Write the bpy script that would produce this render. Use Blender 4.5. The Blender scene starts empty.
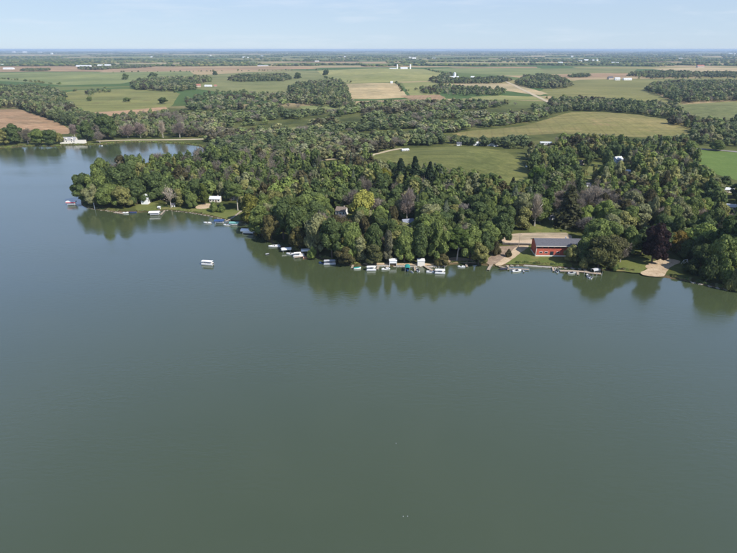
import bpy, bmesh, math, random
import numpy as np
from mathutils import Vector, geometry

random.seed(11)
RNG = np.random.default_rng(7)
R = math.radians
scene = bpy.context.scene

# ------------------------------------------------------------------ camera
CAM_H = 120.0
FPX = 507.0                     # focal length in pixels of a 737 px wide picture
PITCH = math.atan((276.5 - 49.3) / FPX)
cam_data = bpy.data.cameras.new('camera')
cam_data.sensor_width = 36.0
cam_data.lens = 36.0 * FPX / 737.0
cam_data.clip_start = 1.0
cam_data.clip_end = 200000.0
cam = bpy.data.objects.new('camera', cam_data)
scene.collection.objects.link(cam)
cam.location = (0, 0, CAM_H)
cam.rotation_euler = (math.pi / 2 - PITCH, 0, 0)
scene.camera = cam

# ------------------------------------------------------------------ sky, sun, exposure
SUN_EL = R(43)
SUN_AZ = math.atan2(0.80, -0.60)          # clockwise from +Y (the way the camera looks): from the right, a little behind
world = bpy.data.worlds.new('World')
scene.world = world
world.use_nodes = True
wn = world.node_tree.nodes
wl = world.node_tree.links
sky = wn.new('ShaderNodeTexSky')
sky.sky_type = 'NISHITA'
sky.sun_disc = False
sky.sun_elevation = SUN_EL
sky.sun_rotation = SUN_AZ
sky.altitude = 300
sky.air_density = 0.7
sky.dust_density = 0.2
sky.ozone_density = 2.0
veil = wn.new('ShaderNodeMix')                # bright summer haze over the whole sky
veil.data_type = 'RGBA'
wtc = wn.new('ShaderNodeTexCoord')
wse = wn.new('ShaderNodeSeparateXYZ')
wl.new(wtc.outputs['Generated'], wse.inputs[0])
wmr = wn.new('ShaderNodeMapRange')             # haze is thickest low down and thins smoothly to the zenith, all round
wmr.interpolation_type = 'SMOOTHSTEP'
wmr.inputs['From Min'].default_value = 0.2
wmr.inputs['From Max'].default_value = 0.8
wmr.inputs['To Min'].default_value = 0.76
wmr.inputs['To Max'].default_value = 0.14
wl.new(wse.outputs['Z'], wmr.inputs['Value'])
wl.new(wmr.outputs[0], veil.inputs[0])
wcv = wn.new('ShaderNodeValToRGB')             # paler near the horizon, bluer above
wcv.color_ramp.elements[0].position = 0.06
wcv.color_ramp.elements[0].color = (0.38, 0.477, 0.60, 1)
wcv.color_ramp.elements[1].position = 0.32
wcv.color_ramp.elements[1].color = (0.38, 0.56, 1.0, 1)
wl.new(wse.outputs['Z'], wcv.inputs[0])
wsc = wn.new('ShaderNodeMix')
wsc.data_type = 'RGBA'
wsc.blend_type = 'MULTIPLY'
wsc.inputs[0].default_value = 1.0
wsc.inputs[7].default_value = (12.5, 12.5, 12.5, 1)
wl.new(wcv.outputs[0], wsc.inputs[6])
wl.new(wsc.outputs[2], veil.inputs[7])
wl.new(sky.outputs[0], veil.inputs[6])
wmp = wn.new('ShaderNodeMapping')
wmp.inputs['Scale'].default_value = (3.0, 3.0, 26.0)
wl.new(wtc.outputs['Generated'], wmp.inputs['Vector'])
wno = wn.new('ShaderNodeTexNoise')
wno.inputs['Scale'].default_value = 2.2
wno.inputs['Detail'].default_value = 6
wno.inputs['Roughness'].default_value = 0.6
wl.new(wmp.outputs[0], wno.inputs['Vector'])
wcr = wn.new('ShaderNodeMapRange')
wcr.inputs['From Min'].default_value = 0.52
wcr.inputs['From Max'].default_value = 0.80
wcr.inputs['To Max'].default_value = 0.35
wl.new(wno.outputs['Fac'], wcr.inputs['Value'])
wcl = wn.new('ShaderNodeMix')                  # faint wisps of high cloud
wcl.data_type = 'RGBA'
wcl.inputs[7].default_value = (7.0, 7.6, 8.4, 1)
wl.new(wcr.outputs[0], wcl.inputs[0])
wl.new(veil.outputs[2], wcl.inputs[6])
wl.new(wcl.outputs[2], wn['Background'].inputs[0])
wn['Background'].inputs[1].default_value = 0.10
sun_data = bpy.data.lights.new('sun', 'SUN')
sun_data.energy = 5.0
sun_data.angle = R(0.53)
sun_data.color = (1.0, 0.95, 0.86)
sun = bpy.data.objects.new('sun', sun_data)
scene.collection.objects.link(sun)
sdir = Vector((math.sin(SUN_AZ) * math.cos(SUN_EL), math.cos(SUN_AZ) * math.cos(SUN_EL), math.sin(SUN_EL)))
sun.rotation_euler = sdir.to_track_quat('Z', 'Y').to_euler()
sun.location = (0, 0, 400)
vs = scene.view_settings
vs.view_transform = 'Standard'
vs.look = 'None'
vs.exposure = 0.24
vs.gamma = 1.0
vs.use_curve_mapping = False

# ------------------------------------------------------------------ survey helpers
HAZE = 4.8e-5
G = 0.7                                   # height of the land above the lake
CP, SP = math.cos(PITCH), math.sin(PITCH)


def ray(u, v):
    a = (u - 368.5) / FPX
    b = (276.5 - v) / FPX
    return (a, CP + b * SP, -SP + b * CP)


def P(u, v, z=G):
    d = ray(u, v)
    t = (z - CAM_H) / d[2]
    return (d[0] * t, d[1] * t)


def PL(pts, z=G):
    return [P(u, v, z) for u, v in pts]


def height_at(u, v, y):
    d = ray(u, v)
    return CAM_H + y / d[1] * d[2]


def proj(x, y, z):
    zz = z - CAM_H
    dep = y * CP - zz * SP
    up = y * SP + zz * CP
    return (368.5 + FPX * x / dep, 276.5 - FPX * up / dep, dep)


def C(r, g, b, k=1.0):
    f = lambda c: (c / 255 / 12.92 if c / 255 <= 0.04045 else ((c / 255 + 0.055) / 1.055) ** 2.4) * k * 0.67
    q = [f(r), f(g), f(b)]
    m = sum(q) / 3
    return tuple(m + (x - m) * 1.0 for x in q) + (1.0,)


def inside(px, py, poly):
    px, py = np.asarray(px), np.asarray(py)
    r = np.zeros(px.shape, bool)
    n = len(poly)
    for i in range(n):
        x0, y0 = poly[i]
        x1, y1 = poly[(i + 1) % n]
        if y0 == y1:
            continue
        c = ((y0 > py) != (y1 > py)) & (px < (x1 - x0) * (py - y0) / (y1 - y0) + x0)
        r ^= c
    return r


def smooth_line(pts, step, closed=False, jitter=0.0, seed=1):
    """Catmull-Rom through pts, resampled about every STEP metres, with a small sideways wobble."""
    rg = random.Random(seed)
    n = len(pts)
    out = []
    for i in range(n if closed else n - 1):
        g = lambda k: pts[k % n] if closed else pts[min(max(k, 0), n - 1)]
        p0, p1, p2, p3 = g(i - 1), g(i), g(i + 1), g(i + 2)
        m = max(2, int(math.dist(p1, p2) / step))
        for k in range(m):
            t = k / m
            q = []
            for a in (0, 1):
                q.append(0.5 * (2 * p1[a] + (p2[a] - p0[a]) * t + (2 * p0[a] - 5 * p1[a] + 4 * p2[a] - p3[a]) * t * t
                                + (3 * p1[a] - p0[a] - 3 * p2[a] + p3[a]) * t ** 3))
            out.append((q[0] + rg.uniform(-1, 1) * jitter, q[1] + rg.uniform(-1, 1) * jitter))
    if not closed:
        out.append(tuple(pts[-1]))
    return out


# ------------------------------------------------------------------ materials
MATS = {}


def nodes(m):
    m.use_nodes = True
    return m.node_tree.nodes, m.node_tree.links, m.node_tree.nodes['Principled BSDF']


def mapping(n, l, scale=(1, 1, 1), rot=0.0):
    g = n.new('ShaderNodeNewGeometry')
    mp = n.new('ShaderNodeMapping')
    mp.inputs['Scale'].default_value = scale
    mp.inputs['Rotation'].default_value = (0, 0, rot)
    l.new(g.outputs['Position'], mp.inputs['Vector'])
    return mp.outputs[0]


def noise(n, l, vec, scale, detail=4, rough=0.6):
    t = n.new('ShaderNodeTexNoise')
    t.inputs['Scale'].default_value = scale
    t.inputs['Detail'].default_value = detail
    t.inputs['Roughness'].default_value = rough
    if vec is not None:
        l.new(vec, t.inputs['Vector'])
    return t.outputs['Fac']


def ramp(n, l, fac, stops):
    r = n.new('ShaderNodeValToRGB')
    e = r.color_ramp.elements
    while len(e) < len(stops):
        e.new(0.5)
    for k, (p, c) in enumerate(stops):
        e[k].position = p
        e[k].color = c
    l.new(fac, r.inputs[0])
    return r.outputs[0]


def mixc(n, l, fac, a, b, mode='MIX'):
    m = n.new('ShaderNodeMix')
    m.data_type = 'RGBA'
    m.blend_type = mode
    for s, v in ((0, fac), (6, a), (7, b)):
        if hasattr(v, 'is_output'):
            l.new(v, m.inputs[s])
        else:
            m.inputs[s].default_value = v
    return m.outputs[2]


def plain(name, c, rough=0.7, var=0.18, scale=1.5, metal=0.0, spec=0.4):
    """A painted or natural surface: colour with fine uneven wear and a little relief."""
    if name in MATS:
        return MATS[name]
    m = bpy.data.materials.new(name)
    n, l, b = nodes(m)
    tc = n.new('ShaderNodeTexCoord')
    f = noise(n, l, tc.outputs['Object'], scale, 5)
    lo = tuple(x * (1 - var) for x in c[:3]) + (1,)
    hi = tuple(min(1, x * (1 + var)) for x in c[:3]) + (1,)
    l.new(ramp(n, l, f, [(0.3, lo), (0.7, hi)]), b.inputs['Base Color'])
    b.inputs['Roughness'].default_value = rough
    b.inputs['Metallic'].default_value = metal
    b.inputs['Specular IOR Level'].default_value = spec
    bp = n.new('ShaderNodeBump')
    bp.inputs['Strength'].default_value = 0.15
    bp.inputs['Distance'].default_value = 0.05
    l.new(f, bp.inputs['Height'])
    l.new(bp.outputs[0], b.inputs['Normal'])
    MATS[name] = m
    return m


def soil(name, c1, c2, big=0.01, fine=0.6, rows=None, rowcol=None, rot=0.0, bump=0.25, c3=None):
    """Ground cover seen from the air: two-tone patches, fine mottling and, where asked, crop rows."""
    if name in MATS:
        return MATS[name]
    m = bpy.data.materials.new(name)
    n, l, b = nodes(m)
    vec = mapping(n, l)
    a = noise(n, l, vec, big, 6, 0.62)
    col = ramp(n, l, a, [(0.36, c1), (0.64, c2)])
    if c3:
        a2 = noise(n, l, vec, big * 3.1, 5, 0.6)
        k = ramp(n, l, a2, [(0.54, (0, 0, 0, 1)), (0.68, (1, 1, 1, 1))])
        col = mixc(n, l, k, col, c3)
    if rows:
        v2 = mapping(n, l, (1, 1, 1), rot)
        w = n.new('ShaderNodeTexWave')
        w.inputs['Scale'].default_value = rows
        w.inputs['Distortion'].default_value = 1.2
        w.inputs['Detail'].default_value = 3
        w.inputs['Detail Scale'].default_value = 0.6
        l.new(v2, w.inputs['Vector'])
        k = n.new('ShaderNodeMath')
        k.operation = 'MULTIPLY'
        k.inputs[1].default_value = 0.7
        l.new(w.outputs['Fac'], k.inputs[0])
        col = mixc(n, l, k.outputs[0], col, rowcol)
        v3 = mapping(n, l, (0.0035 * rows / 0.03, 0.05 * rows / 0.03, 1), rot + math.pi / 2)     # drilled strips of uneven growth
        st_ = noise(n, l, v3, 1.0, 5, 0.7)
        col = mixc(n, l, 1.0, col, ramp(n, l, st_, [(0.34, (0.74, 0.76, 0.70, 1)), (0.5, (1.0, 1.0, 1.0, 1)), (0.66, (1.24, 1.2, 1.16, 1))]), 'MULTIPLY')
        w2 = n.new('ShaderNodeTexWave')                                                       # wheel tracks
        w2.inputs['Scale'].default_value = rows * 0.55
        w2.inputs['Distortion'].default_value = 0.6
        l.new(v2, w2.inputs['Vector'])
        col = mixc(n, l, 1.0, col, ramp(n, l, w2.outputs['Fac'], [(0.0, (0.89, 0.89, 0.88, 1)), (0.12, (1, 1, 1, 1))]), 'MULTIPLY')
        blot = noise(n, l, vec, big * 0.55, 4, 0.55)
        col = mixc(n, l, 1.0, col, ramp(n, l, blot, [(0.36, (0.80, 0.84, 0.80, 1)), (0.64, (1.16, 1.12, 1.08, 1))]), 'MULTIPLY')
    f = noise(n, l, vec, fine, 5, 0.7)
    sh = ramp(n, l, f, [(0.25, (0.72, 0.72, 0.72, 1)), (0.75, (1.2, 1.2, 1.2, 1))])
    col = mixc(n, l, 1.0, col, sh, 'MULTIPLY')
    l.new(col, b.inputs['Base Color'])
    b.inputs['Roughness'].default_value = 0.95
    b.inputs['Specular IOR Level'].default_value = 0.1
    bp = n.new('ShaderNodeBump')
    bp.inputs['Strength'].default_value = bump
    bp.inputs['Distance'].default_value = 0.4
    l.new(f, bp.inputs['Height'])
    l.new(bp.outputs[0], b.inputs['Normal'])
    MATS[name] = m
    return m


def leafmat(name, source, translucent=0.25, lo=0.66, hi=1.5):
    """Foliage: the tint of the tree (its own colour) with light and dark leaf sprays."""
    m = bpy.data.materials.new(name)
    n, l, b = nodes(m)
    if source == 'object':
        oi = n.new('ShaderNodeObjectInfo')
        col = oi.outputs['Color']
    else:
        at = n.new('ShaderNodeAttribute')
        at.attribute_name = 'tint'
        col = at.outputs['Color']
    g = n.new('ShaderNodeNewGeometry')
    isl = ramp(n, l, g.outputs['Random Per Island'], [(0.0, (lo, lo, lo, 1)), (0.5, (1.03, 1.03, 1.03, 1)), (1.0, (hi, hi * 0.97, hi * 0.9, 1))])
    col = mixc(n, l, 1.0, col, isl, 'MULTIPLY')
    f = noise(n, l, g.outputs['Position'], 0.22, 3)
    sh = ramp(n, l, f, [(0.3, (0.74, 0.78, 0.8, 1)), (0.7, (1.25, 1.2, 1.05, 1))])
    col = mixc(n, l, 1.0, col, sh, 'MULTIPLY')
    l.new(col, b.inputs['Base Color'])
    b.inputs['Roughness'].default_value = 0.65
    b.inputs['Specular IOR Level'].default_value = 0.12
    tr = n.new('ShaderNodeBsdfTranslucent')
    l.new(mixc(n, l, 1.0, col, (1.1, 1.15, 0.65, 1), 'MULTIPLY'), tr.inputs['Color'])
    mx = n.new('ShaderNodeMixShader')
    mx.inputs[0].default_value = translucent
    l.new(b.outputs[0], mx.inputs[1])
    l.new(tr.outputs[0], mx.inputs[2])
    l.new(mx.outputs[0], n['Material Output'].inputs['Surface'])
    return m


LEAF = leafmat('foliage_tree', 'object')
LEAF_MASS = leafmat('foliage_mass', 'attribute', 0.25, 0.8, 1.22)
BARK = plain('bark', (0.10, 0.075, 0.055, 1), 0.95, 0.35, 3)
BARK_PALE = plain('bark_pale', (0.42, 0.38, 0.33, 1), 0.9, 0.25, 3)
TWIG = leafmat('twigs', 'object', 0.05, 0.8, 1.2)
WHITE = plain('white_paint', (0.80, 0.80, 0.79, 1), 0.5, 0.06)
CREAM = plain('cream_paint', (0.70, 0.66, 0.58, 1), 0.6, 0.08)
ALU = plain('aluminium', (0.55, 0.56, 0.57, 1), 0.45, 0.12, 2, 0.3)
DARK = plain('dark_fabric', (0.03, 0.032, 0.045, 1), 0.7, 0.2)
NAVY = plain('navy_canvas', (0.03, 0.07, 0.19, 1), 0.8, 0.15)
TEAL = plain('teal_canvas', (0.02, 0.24, 0.22, 1), 0.8, 0.15)
REDC = plain('red_canvas', (0.45, 0.035, 0.06, 1), 0.8, 0.15)
GREYF = plain('grey_canvas', (0.42, 0.43, 0.45, 1), 0.8, 0.12)
WOOD = plain('weathered_wood', (0.36, 0.29, 0.22, 1), 0.9, 0.25, 3)
RUBBER = plain('black_rubber', (0.02, 0.02, 0.022, 1), 0.6, 0.2)
GLASS = plain('window_glass', (0.03, 0.036, 0.045, 1), 0.08, 0.2, 1, 0, 0.8)
SHINGLE = plain('grey_shingle', (0.10, 0.10, 0.115, 1), 0.9, 0.3, 2)
SHINGLE2 = plain('brown_shingle', (0.20, 0.16, 0.13, 1), 0.9, 0.3, 2)
METALROOF = plain('pale_metal_roof', (0.62, 0.64, 0.66, 1), 0.5, 0.08)
REDROOF = plain('rust_red_roof', (0.34, 0.15, 0.11, 1), 0.8, 0.2)
REDWALL = plain('red_siding', (0.46, 0.11, 0.07, 1), 0.75, 0.3, 1.2)
CONCRETE = plain('concrete', (0.46, 0.43, 0.39, 1), 0.9, 0.15)
STONE = plain('shore_stone', (0.40, 0.36, 0.31, 1), 0.95, 0.3, 2)
BLUEWALL = plain('pale_blue_siding', (0.42, 0.50, 0.60, 1), 0.7, 0.1)
TANWALL = plain('tan_siding', (0.50, 0.40, 0.32, 1), 0.7, 0.12)

GRASS = soil('lawn', C(112, 124, 66), C(134, 138, 80), 0.03, 0.9, c3=C(158, 146, 98))
SAND = soil('sand', C(236, 212, 180), C(206, 180, 148), 0.10, 1.2, c3=C(190, 166, 132))
GRAVEL = soil('gravel', C(222, 200, 176), C(200, 178, 156), 0.07, 1.4, rows=0.12, rowcol=C(212, 192, 168), rot=R(80), c3=C(188, 172, 140))
SHORE = soil('shore_bank', C(96, 86, 62), C(128, 110, 82), 0.06, 1.1, bump=0.5, c3=C(74, 84, 44))

# ------------------------------------------------------------------ mesh builders
COL = scene.collection


class MB:
    """Collects shapes, then links them as one mesh object."""

    def __init__(self):
        self.v, self.f = [], []

    def add(self, v, f):
        b = len(self.v)
        self.v += [tuple(p) for p in v]
        self.f += [tuple(b + i for i in q) for q in f]
        return self

    def box(self, x0, x1, y0, y1, z0, z1):
        return self.add([(x0, y0, z0), (x1, y0, z0), (x1, y1, z0), (x0, y1, z0), (x0, y0, z1), (x1, y0, z1), (x1, y1, z1), (x0, y1, z1)],
                        [(3, 2, 1, 0), (4, 5, 6, 7), (0, 1, 5, 4), (1, 2, 6, 5), (2, 3, 7, 6), (3, 0, 4, 7)])

    def tube(self, pts, rads, n=6, cap=True):
        """A tapered tube along PTS."""
        rings, vv, ff = [], [], []
        for i, p in enumerate(pts):
            a = Vector(pts[max(i - 1, 0)])
            c = Vector(pts[min(i + 1, len(pts) - 1)])
            d = (c - a).normalized() if (c - a).length > 1e-9 else Vector((0, 0, 1))
            s = d.cross(Vector((0, 1, 0)) if abs(d.y) < 0.9 else Vector((1, 0, 0))).normalized()
            t = d.cross(s)
            for k in range(n):
                w = 2 * math.pi * k / n
                vv.append(Vector(p) + (s * math.cos(w) + t * math.sin(w)) * rads[i])
        for i in range(len(pts) - 1):
            for k in range(n):
                ff.append((i * n + k, i * n + (k + 1) % n, (i + 1) * n + (k + 1) % n, (i + 1) * n + k))
        if cap:
            ff.append(tuple(range(n))[::-1])
            ff.append(tuple((len(pts) - 1) * n + k for k in range(n)))
        return self.add(vv, ff)

    def loft(self, rings, close=True, capa=True, capb=True):
        n = len(rings[0])
        ff = []
        for i in range(len(rings) - 1):
            for k in range(n if close else n - 1):
                ff.append((i * n + k, i * n + (k + 1) % n, (i + 1) * n + (k + 1) % n, (i + 1) * n + k))
        if capa:
            ff.append(tuple(range(n))[::-1])
        if capb:
            ff.append(tuple((len(rings) - 1) * n + k for k in range(n)))
        return self.add([p for r in rings for p in r], ff)

    def build(self, name, mat, parent=None, loc=None, rz=0.0, smooth=False):
        me = bpy.data.meshes.new(name)
        me.from_pydata(self.v, [], self.f)
        me.materials.append(mat)
        if smooth:
            me.polygons.foreach_set('use_smooth', [True] * len(me.polygons))
        o = bpy.data.objects.new(name, me)
        COL.objects.link(o)
        if parent is not None:
            o.parent = parent
        if loc is not None:
            o.location = loc
        o.rotation_euler.z = rz
        return o


def tag(o, label=None, cat=None, group=None, kind=None):
    for k, v in (('label', label), ('category', cat), ('group', group), ('kind', kind)):
        if v:
            o[k] = v
    return o


def thing(name, label, cat, loc=(0, 0, 0), rz=0.0, group=None):
    o = bpy.data.objects.new(name, None)
    o.empty_display_size = 0.5
    COL.objects.link(o)
    o.location = loc
    o.rotation_euler.z = rz
    return tag(o, label, cat, group)


def np_mesh(name, V, F, mat, tint=None):
    """A mesh from arrays: F is (n, 3) or (n, 4), or a list of such arrays."""
    Fs = F if isinstance(F, list) else [F]
    me = bpy.data.meshes.new(name)
    me.vertices.add(len(V))
    me.vertices.foreach_set('co', np.asarray(V, np.float32).ravel())
    nl = sum(f.size for f in Fs)
    npol = sum(len(f) for f in Fs)
    me.loops.add(nl)
    me.loops.foreach_set('vertex_index', np.concatenate([f.ravel() for f in Fs]).astype(np.int32))
    me.polygons.add(npol)
    tot = np.concatenate([np.full(len(f), f.shape[1], np.int32) for f in Fs])
    st = np.concatenate([[0], np.cumsum(tot)[:-1]]).astype(np.int32)
    me.polygons.foreach_set('loop_start', st)
    me.update(calc_edges=True)
    me.validate(verbose=False)
    if tint is not None:
        a = me.attributes.new('tint', 'FLOAT_COLOR', 'POINT')
        a.data.foreach_set('color', np.asarray(tint, np.float32).ravel())
    me.materials.append(mat)
    return me


def link(name, me, parent=None):
    o = bpy.data.objects.new(name, me)
    COL.objects.link(o)
    if parent is not None:
        o.parent = parent
    return o


def sheet(name, poly, z, mat, label=None, dome=0.0, grid=0.0, kind='structure', edge=25.0):
    """A surface laid on the land inside POLY; DOME lifts its middle into a low swell."""
    if dome > 0:
        xs = [p[0] for p in poly]
        ys = [p[1] for p in poly]
        gx, gy = np.meshgrid(np.arange(min(xs), max(xs), grid), np.arange(min(ys), max(ys), grid))
        gx, gy = gx.ravel(), gy.ravel()
        k = inside(gx, gy, poly)
        pts = list(poly) + list(zip(gx[k], gy[k]))
        n = len(poly)
        r = geometry.delaunay_2d_cdt([Vector(p) for p in pts], [], [list(range(n))], 1, 1e-5)
        vv = np.array([(p.x, p.y) for p in r[0]])
        A = np.array(poly)
        B = np.roll(A, -1, 0)
        dmin = np.full(len(vv), 1e9)
        for a, b in zip(A, B):
            ab = b - a
            t = np.clip(((vv - a) @ ab) / max(ab @ ab, 1e-9), 0, 1)
            dmin = np.minimum(dmin, np.linalg.norm(vv - (a + t[:, None] * ab), axis=1))
        s = np.clip(dmin / edge, 0, 1)
        zz = z + dome * s * s * (3 - 2 * s)
        me = bpy.data.meshes.new(name)
        me.from_pydata([(p[0], p[1], q) for p, q in zip(vv, zz)], [], [tuple(f) for f in r[2]])
        me.polygons.foreach_set('use_smooth', [True] * len(me.polygons))
    else:
        tri = geometry.tessellate_polygon([[Vector((p[0], p[1], 0)) for p in poly]])
        me = bpy.data.meshes.new(name)
        me.from_pydata([(p[0], p[1], z) for p in poly], [], tri)
    bm = bmesh.new()
    bm.from_mesh(me)
    for f in bm.faces:
        f.normal_update()
        if f.normal.z < 0:
            f.normal_flip()
    bm.to_mesh(me)
    bm.free()
    me.materials.append(mat)
    return tag(link(name, me), label, None, None, kind)


def ribbon(name, line, width, z, mat, label=None):
    L, Rr = [], []
    for i, p in enumerate(line):
        a = Vector(line[max(i - 1, 0)])
        b = Vector(line[min(i + 1, len(line) - 1)])
        d = (b - a).normalized()
        nrm = Vector((-d.y, d.x)) * width / 2
        L.append((p[0] + nrm.x, p[1] + nrm.y, z))
        Rr.append((p[0] - nrm.x, p[1] - nrm.y, z))
    n = len(line)
    me = bpy.data.meshes.new(name)
    me.from_pydata(L + Rr, [], [(n + i, n + i + 1, i + 1, i) for i in range(n - 1)])
    me.materials.append(mat)
    return tag(link(name, me), label, None, None, 'structure')


# ------------------------------------------------------------------ lake
def water_material():
    m = bpy.data.materials.new('lake_water')
    n, l, b = nodes(m)
    vec = mapping(n, l)
    a = noise(n, l, vec, 0.006, 4, 0.55)
    col = ramp(n, l, a, [(0.3, (0.051, 0.067, 0.031, 1)), (0.7, (0.058, 0.074, 0.035, 1))])
    l.new(col, b.inputs['Base Color'])
    b.inputs['IOR'].default_value = 1.9
    st = mapping(n, l, (0.35, 1.0, 1.0), 0.25)
    patch = noise(n, l, mapping(n, l, (0.3, 1.0, 1.0), -0.2), 0.016, 5, 0.62)
    rough = ramp(n, l, patch, [(0.38, (0.03, 0.03, 0.03, 1)), (0.66, (0.17, 0.17, 0.17, 1))])
    l.new(rough, b.inputs['Roughness'])
    r1 = noise(n, l, st, 0.7, 5, 0.6)
    bp = n.new('ShaderNodeBump')
    l.new(ramp(n, l, noise(n, l, mapping(n, l, (0.22, 1.0, 1.0), 0.12), 0.022, 5, 0.62), [(0.40, (0.05, 0.05, 0.05, 1)), (0.66, (0.42, 0.42, 0.42, 1))]), bp.inputs['Strength'])
    bp.inputs['Distance'].default_value = 0.30
    l.new(r1, bp.inputs['Height'])
    l.new(bp.outputs[0], b.inputs['Normal'])
    return m


WATER = water_material()
lake = MB().add([(-3000, -1500, 0), (3000, -1500, 0), (3000, 1200, 0), (-3000, 1200, 0)], [(0, 1, 2, 3)]).build('lake', WATER)
tag(lake, 'calm green grey lake water filling the foreground', None, None, 'structure')

# ------------------------------------------------------------------ land with its shoreline
shore_px = [(-160, 158), (-60, 152), (0, 148.5), (20, 146.8), (34, 146), (50, 146.4), (62, 146.4), (66, 145.2), (92, 145), (103, 144.5), (114, 143.2),
            (128, 142.4), (150, 142.6), (175, 143.6), (196, 145.5), (203, 149), (200, 156), (186, 160.5), (165, 163), (150, 166), (131, 169.5),
            (116, 175), (101, 183), (89, 191), (82, 198), (81, 204), (86, 207.6), (95, 209.5), (106, 211), (118, 212.4), (130, 213),
            (142, 212.4), (152, 212), (163, 210.6), (176, 211.4), (190, 213), (205, 215.5), (218, 218.6), (228, 220.5), (240, 221.5), (250, 224.5),
            (257, 231), (264, 238), (274, 244), (285, 248), (300, 253), (314, 257), (326, 260.5), (338, 263.5), (352, 265.6), (366, 266.6),
            (384, 266.4), (405, 267), (425, 267.4), (440, 267.2), (452, 264.8), (470, 264), (484, 265.4), (496, 266.6), (512, 265.8), (530, 266),
            (550, 267.6), (566, 268.4), (580, 269.6), (598, 270.6), (616, 271.4), (634, 273), (650, 275.8), (664, 277.6), (680, 280), (700, 284.5),
            (718, 288.4), (737, 291.5), (790, 298), (900, 315), (1200, 380)]
SHORELINE = smooth_line([P(u, v, 0.0) for u, v in shore_px], 3.0, False, 0.28, 3)
FAR = 44000.0
outer = SHORELINE + [(2800.0, SHORELINE[-1][1] - 20), (FAR, 2000.0), (FAR, FAR), (-FAR, FAR), (-FAR, 2000.0), (-2600.0, SHORELINE[0][1])]


def offset_line(line, dist):
    out = []
    for i, p in enumerate(line):
        a = Vector(line[max(i - 3, 0)])
        b = Vector(line[min(i + 3, len(line) - 1)])
        d = (b - a).normalized()
        out.append((p[0] - d.y * dist, p[1] + d.x * dist))   # to the left of travel: inland
    return out


def ground_material():
    m = bpy.data.materials.new('countryside')
    n, l, b = nodes(m)
    vec = mapping(n, l)
    # far farmland: a patchwork of long fields
    v2 = mapping(n, l, (0.55, 1.0, 1.0), 0.12)
    vo = n.new('ShaderNodeTexVoronoi')
    vo.inputs['Scale'].default_value = 0.0021
    vo.inputs['Randomness'].default_value = 0.85
    l.new(v2, vo.inputs['Vector'])
    sep = n.new('ShaderNodeSeparateColor')
    l.new(vo.outputs['Color'], sep.inputs[0])
    fields = ramp(n, l, sep.outputs[0], [(0.0, C(92, 116, 62)), (0.22, C(126, 134, 78)), (0.40, C(170, 158, 106)), (0.55, C(112, 128, 70)), (0.72, C(196, 172, 130)), (1.0, C(120, 142, 74))])
    fields.node.color_ramp.interpolation = 'CONSTANT'
    near = ramp(n, l, noise(n, l, vec, 0.02, 6, 0.65), [(0.36, C(78, 86, 46)), (0.6, C(112, 116, 64)), (0.75, C(140, 128, 88))])
    sx = n.new('ShaderNodeSeparateXYZ')
    l.new(vec, sx.inputs[0])
    mr = n.new('ShaderNodeMapRange')
    mr.inputs['From Min'].default_value = 1150
    mr.inputs['From Max'].default_value = 1300
    l.new(sx.outputs['Y'], mr.inputs['Value'])
    col = mixc(n, l, mr.outputs[0], near, fields)
    f = noise(n, l, vec, 0.25, 6, 0.7)
    sh = ramp(n, l, f, [(0.25, (0.72, 0.72, 0.72, 1)), (0.75, (1.18, 1.18, 1.18, 1))])
    l.new(mixc(n, l, 1.0, col, sh, 'MULTIPLY'), b.inputs['Base Color'])
    b.inputs['Roughness'].default_value = 0.95
    b.inputs['Specular IOR Level'].default_value = 0.1
    return m


inner = offset_line(SHORELINE, 2.6)
top = inner + outer[len(SHORELINE):]
tri = geometry.tessellate_polygon([[Vector((p[0], p[1], 0)) for p in top]])
me = bpy.data.meshes.new('ground')
me.from_pydata([(p[0], p[1], G) for p in top], [], tri)
bm = bmesh.new()
bm.from_mesh(me)
for f in bm.faces:
    f.normal_update()
    if f.normal.z < 0:
        f.normal_flip()
bm.to_mesh(me)
bm.free()
me.materials.append(ground_material())
tag(link('ground', me), 'wooded shore and patchwork farmland reaching to the horizon', None, None, 'structure')

ns = len(SHORELINE)
rs = random.Random(5)
bank = MB()
low = offset_line(SHORELINE, -1.2)
mid = offset_line(SHORELINE, 1.0)
bank.add([(p[0], p[1], -0.6) for p in low] + [(p[0], p[1], 0.28 + rs.uniform(-0.12, 0.2)) for p in mid] + [(p[0], p[1], G + 0.012) for p in offset_line(SHORELINE, 3.0)],
         [(i, i + 1, ns + i + 1, ns + i) for i in range(ns - 1)] + [(ns + i, ns + i + 1, 2 * ns + i + 1, 2 * ns + i) for i in range(ns - 1)])
tag(bank.build('shore', SHORE, None), 'low earth and stone bank along the water', None, None, 'structure')

# ------------------------------------------------------------------ fields, roads, clearings
zf = G + 0.10


def field(pts, mat, label, dome=0.0, edge=120.0, dz=0.0, name='field'):
    if not dome or dome > 5.8 and 'tan and olive' not in label:      # surveyed straight edges, a little ragged
        base = PL(pts)
        rg = random.Random(len(label))
        poly = []
        for i, p in enumerate(base):
            q = base[(i + 1) % len(base)]
            m = max(1, int(math.dist(p, q) / 40))
            for k in range(m):
                poly.append((p[0] + (q[0] - p[0]) * k / m + rg.uniform(-1.5, 1.5), p[1] + (q[1] - p[1]) * k / m + rg.uniform(-2.5, 2.5)))
    else:
        poly = smooth_line(PL(pts), 30, True, 0.5, len(label))
    return sheet(name, poly, zf + dz, mat, label, dome, 14.0 if dome and dome < 8 else 40.0, edge=edge)


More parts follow.
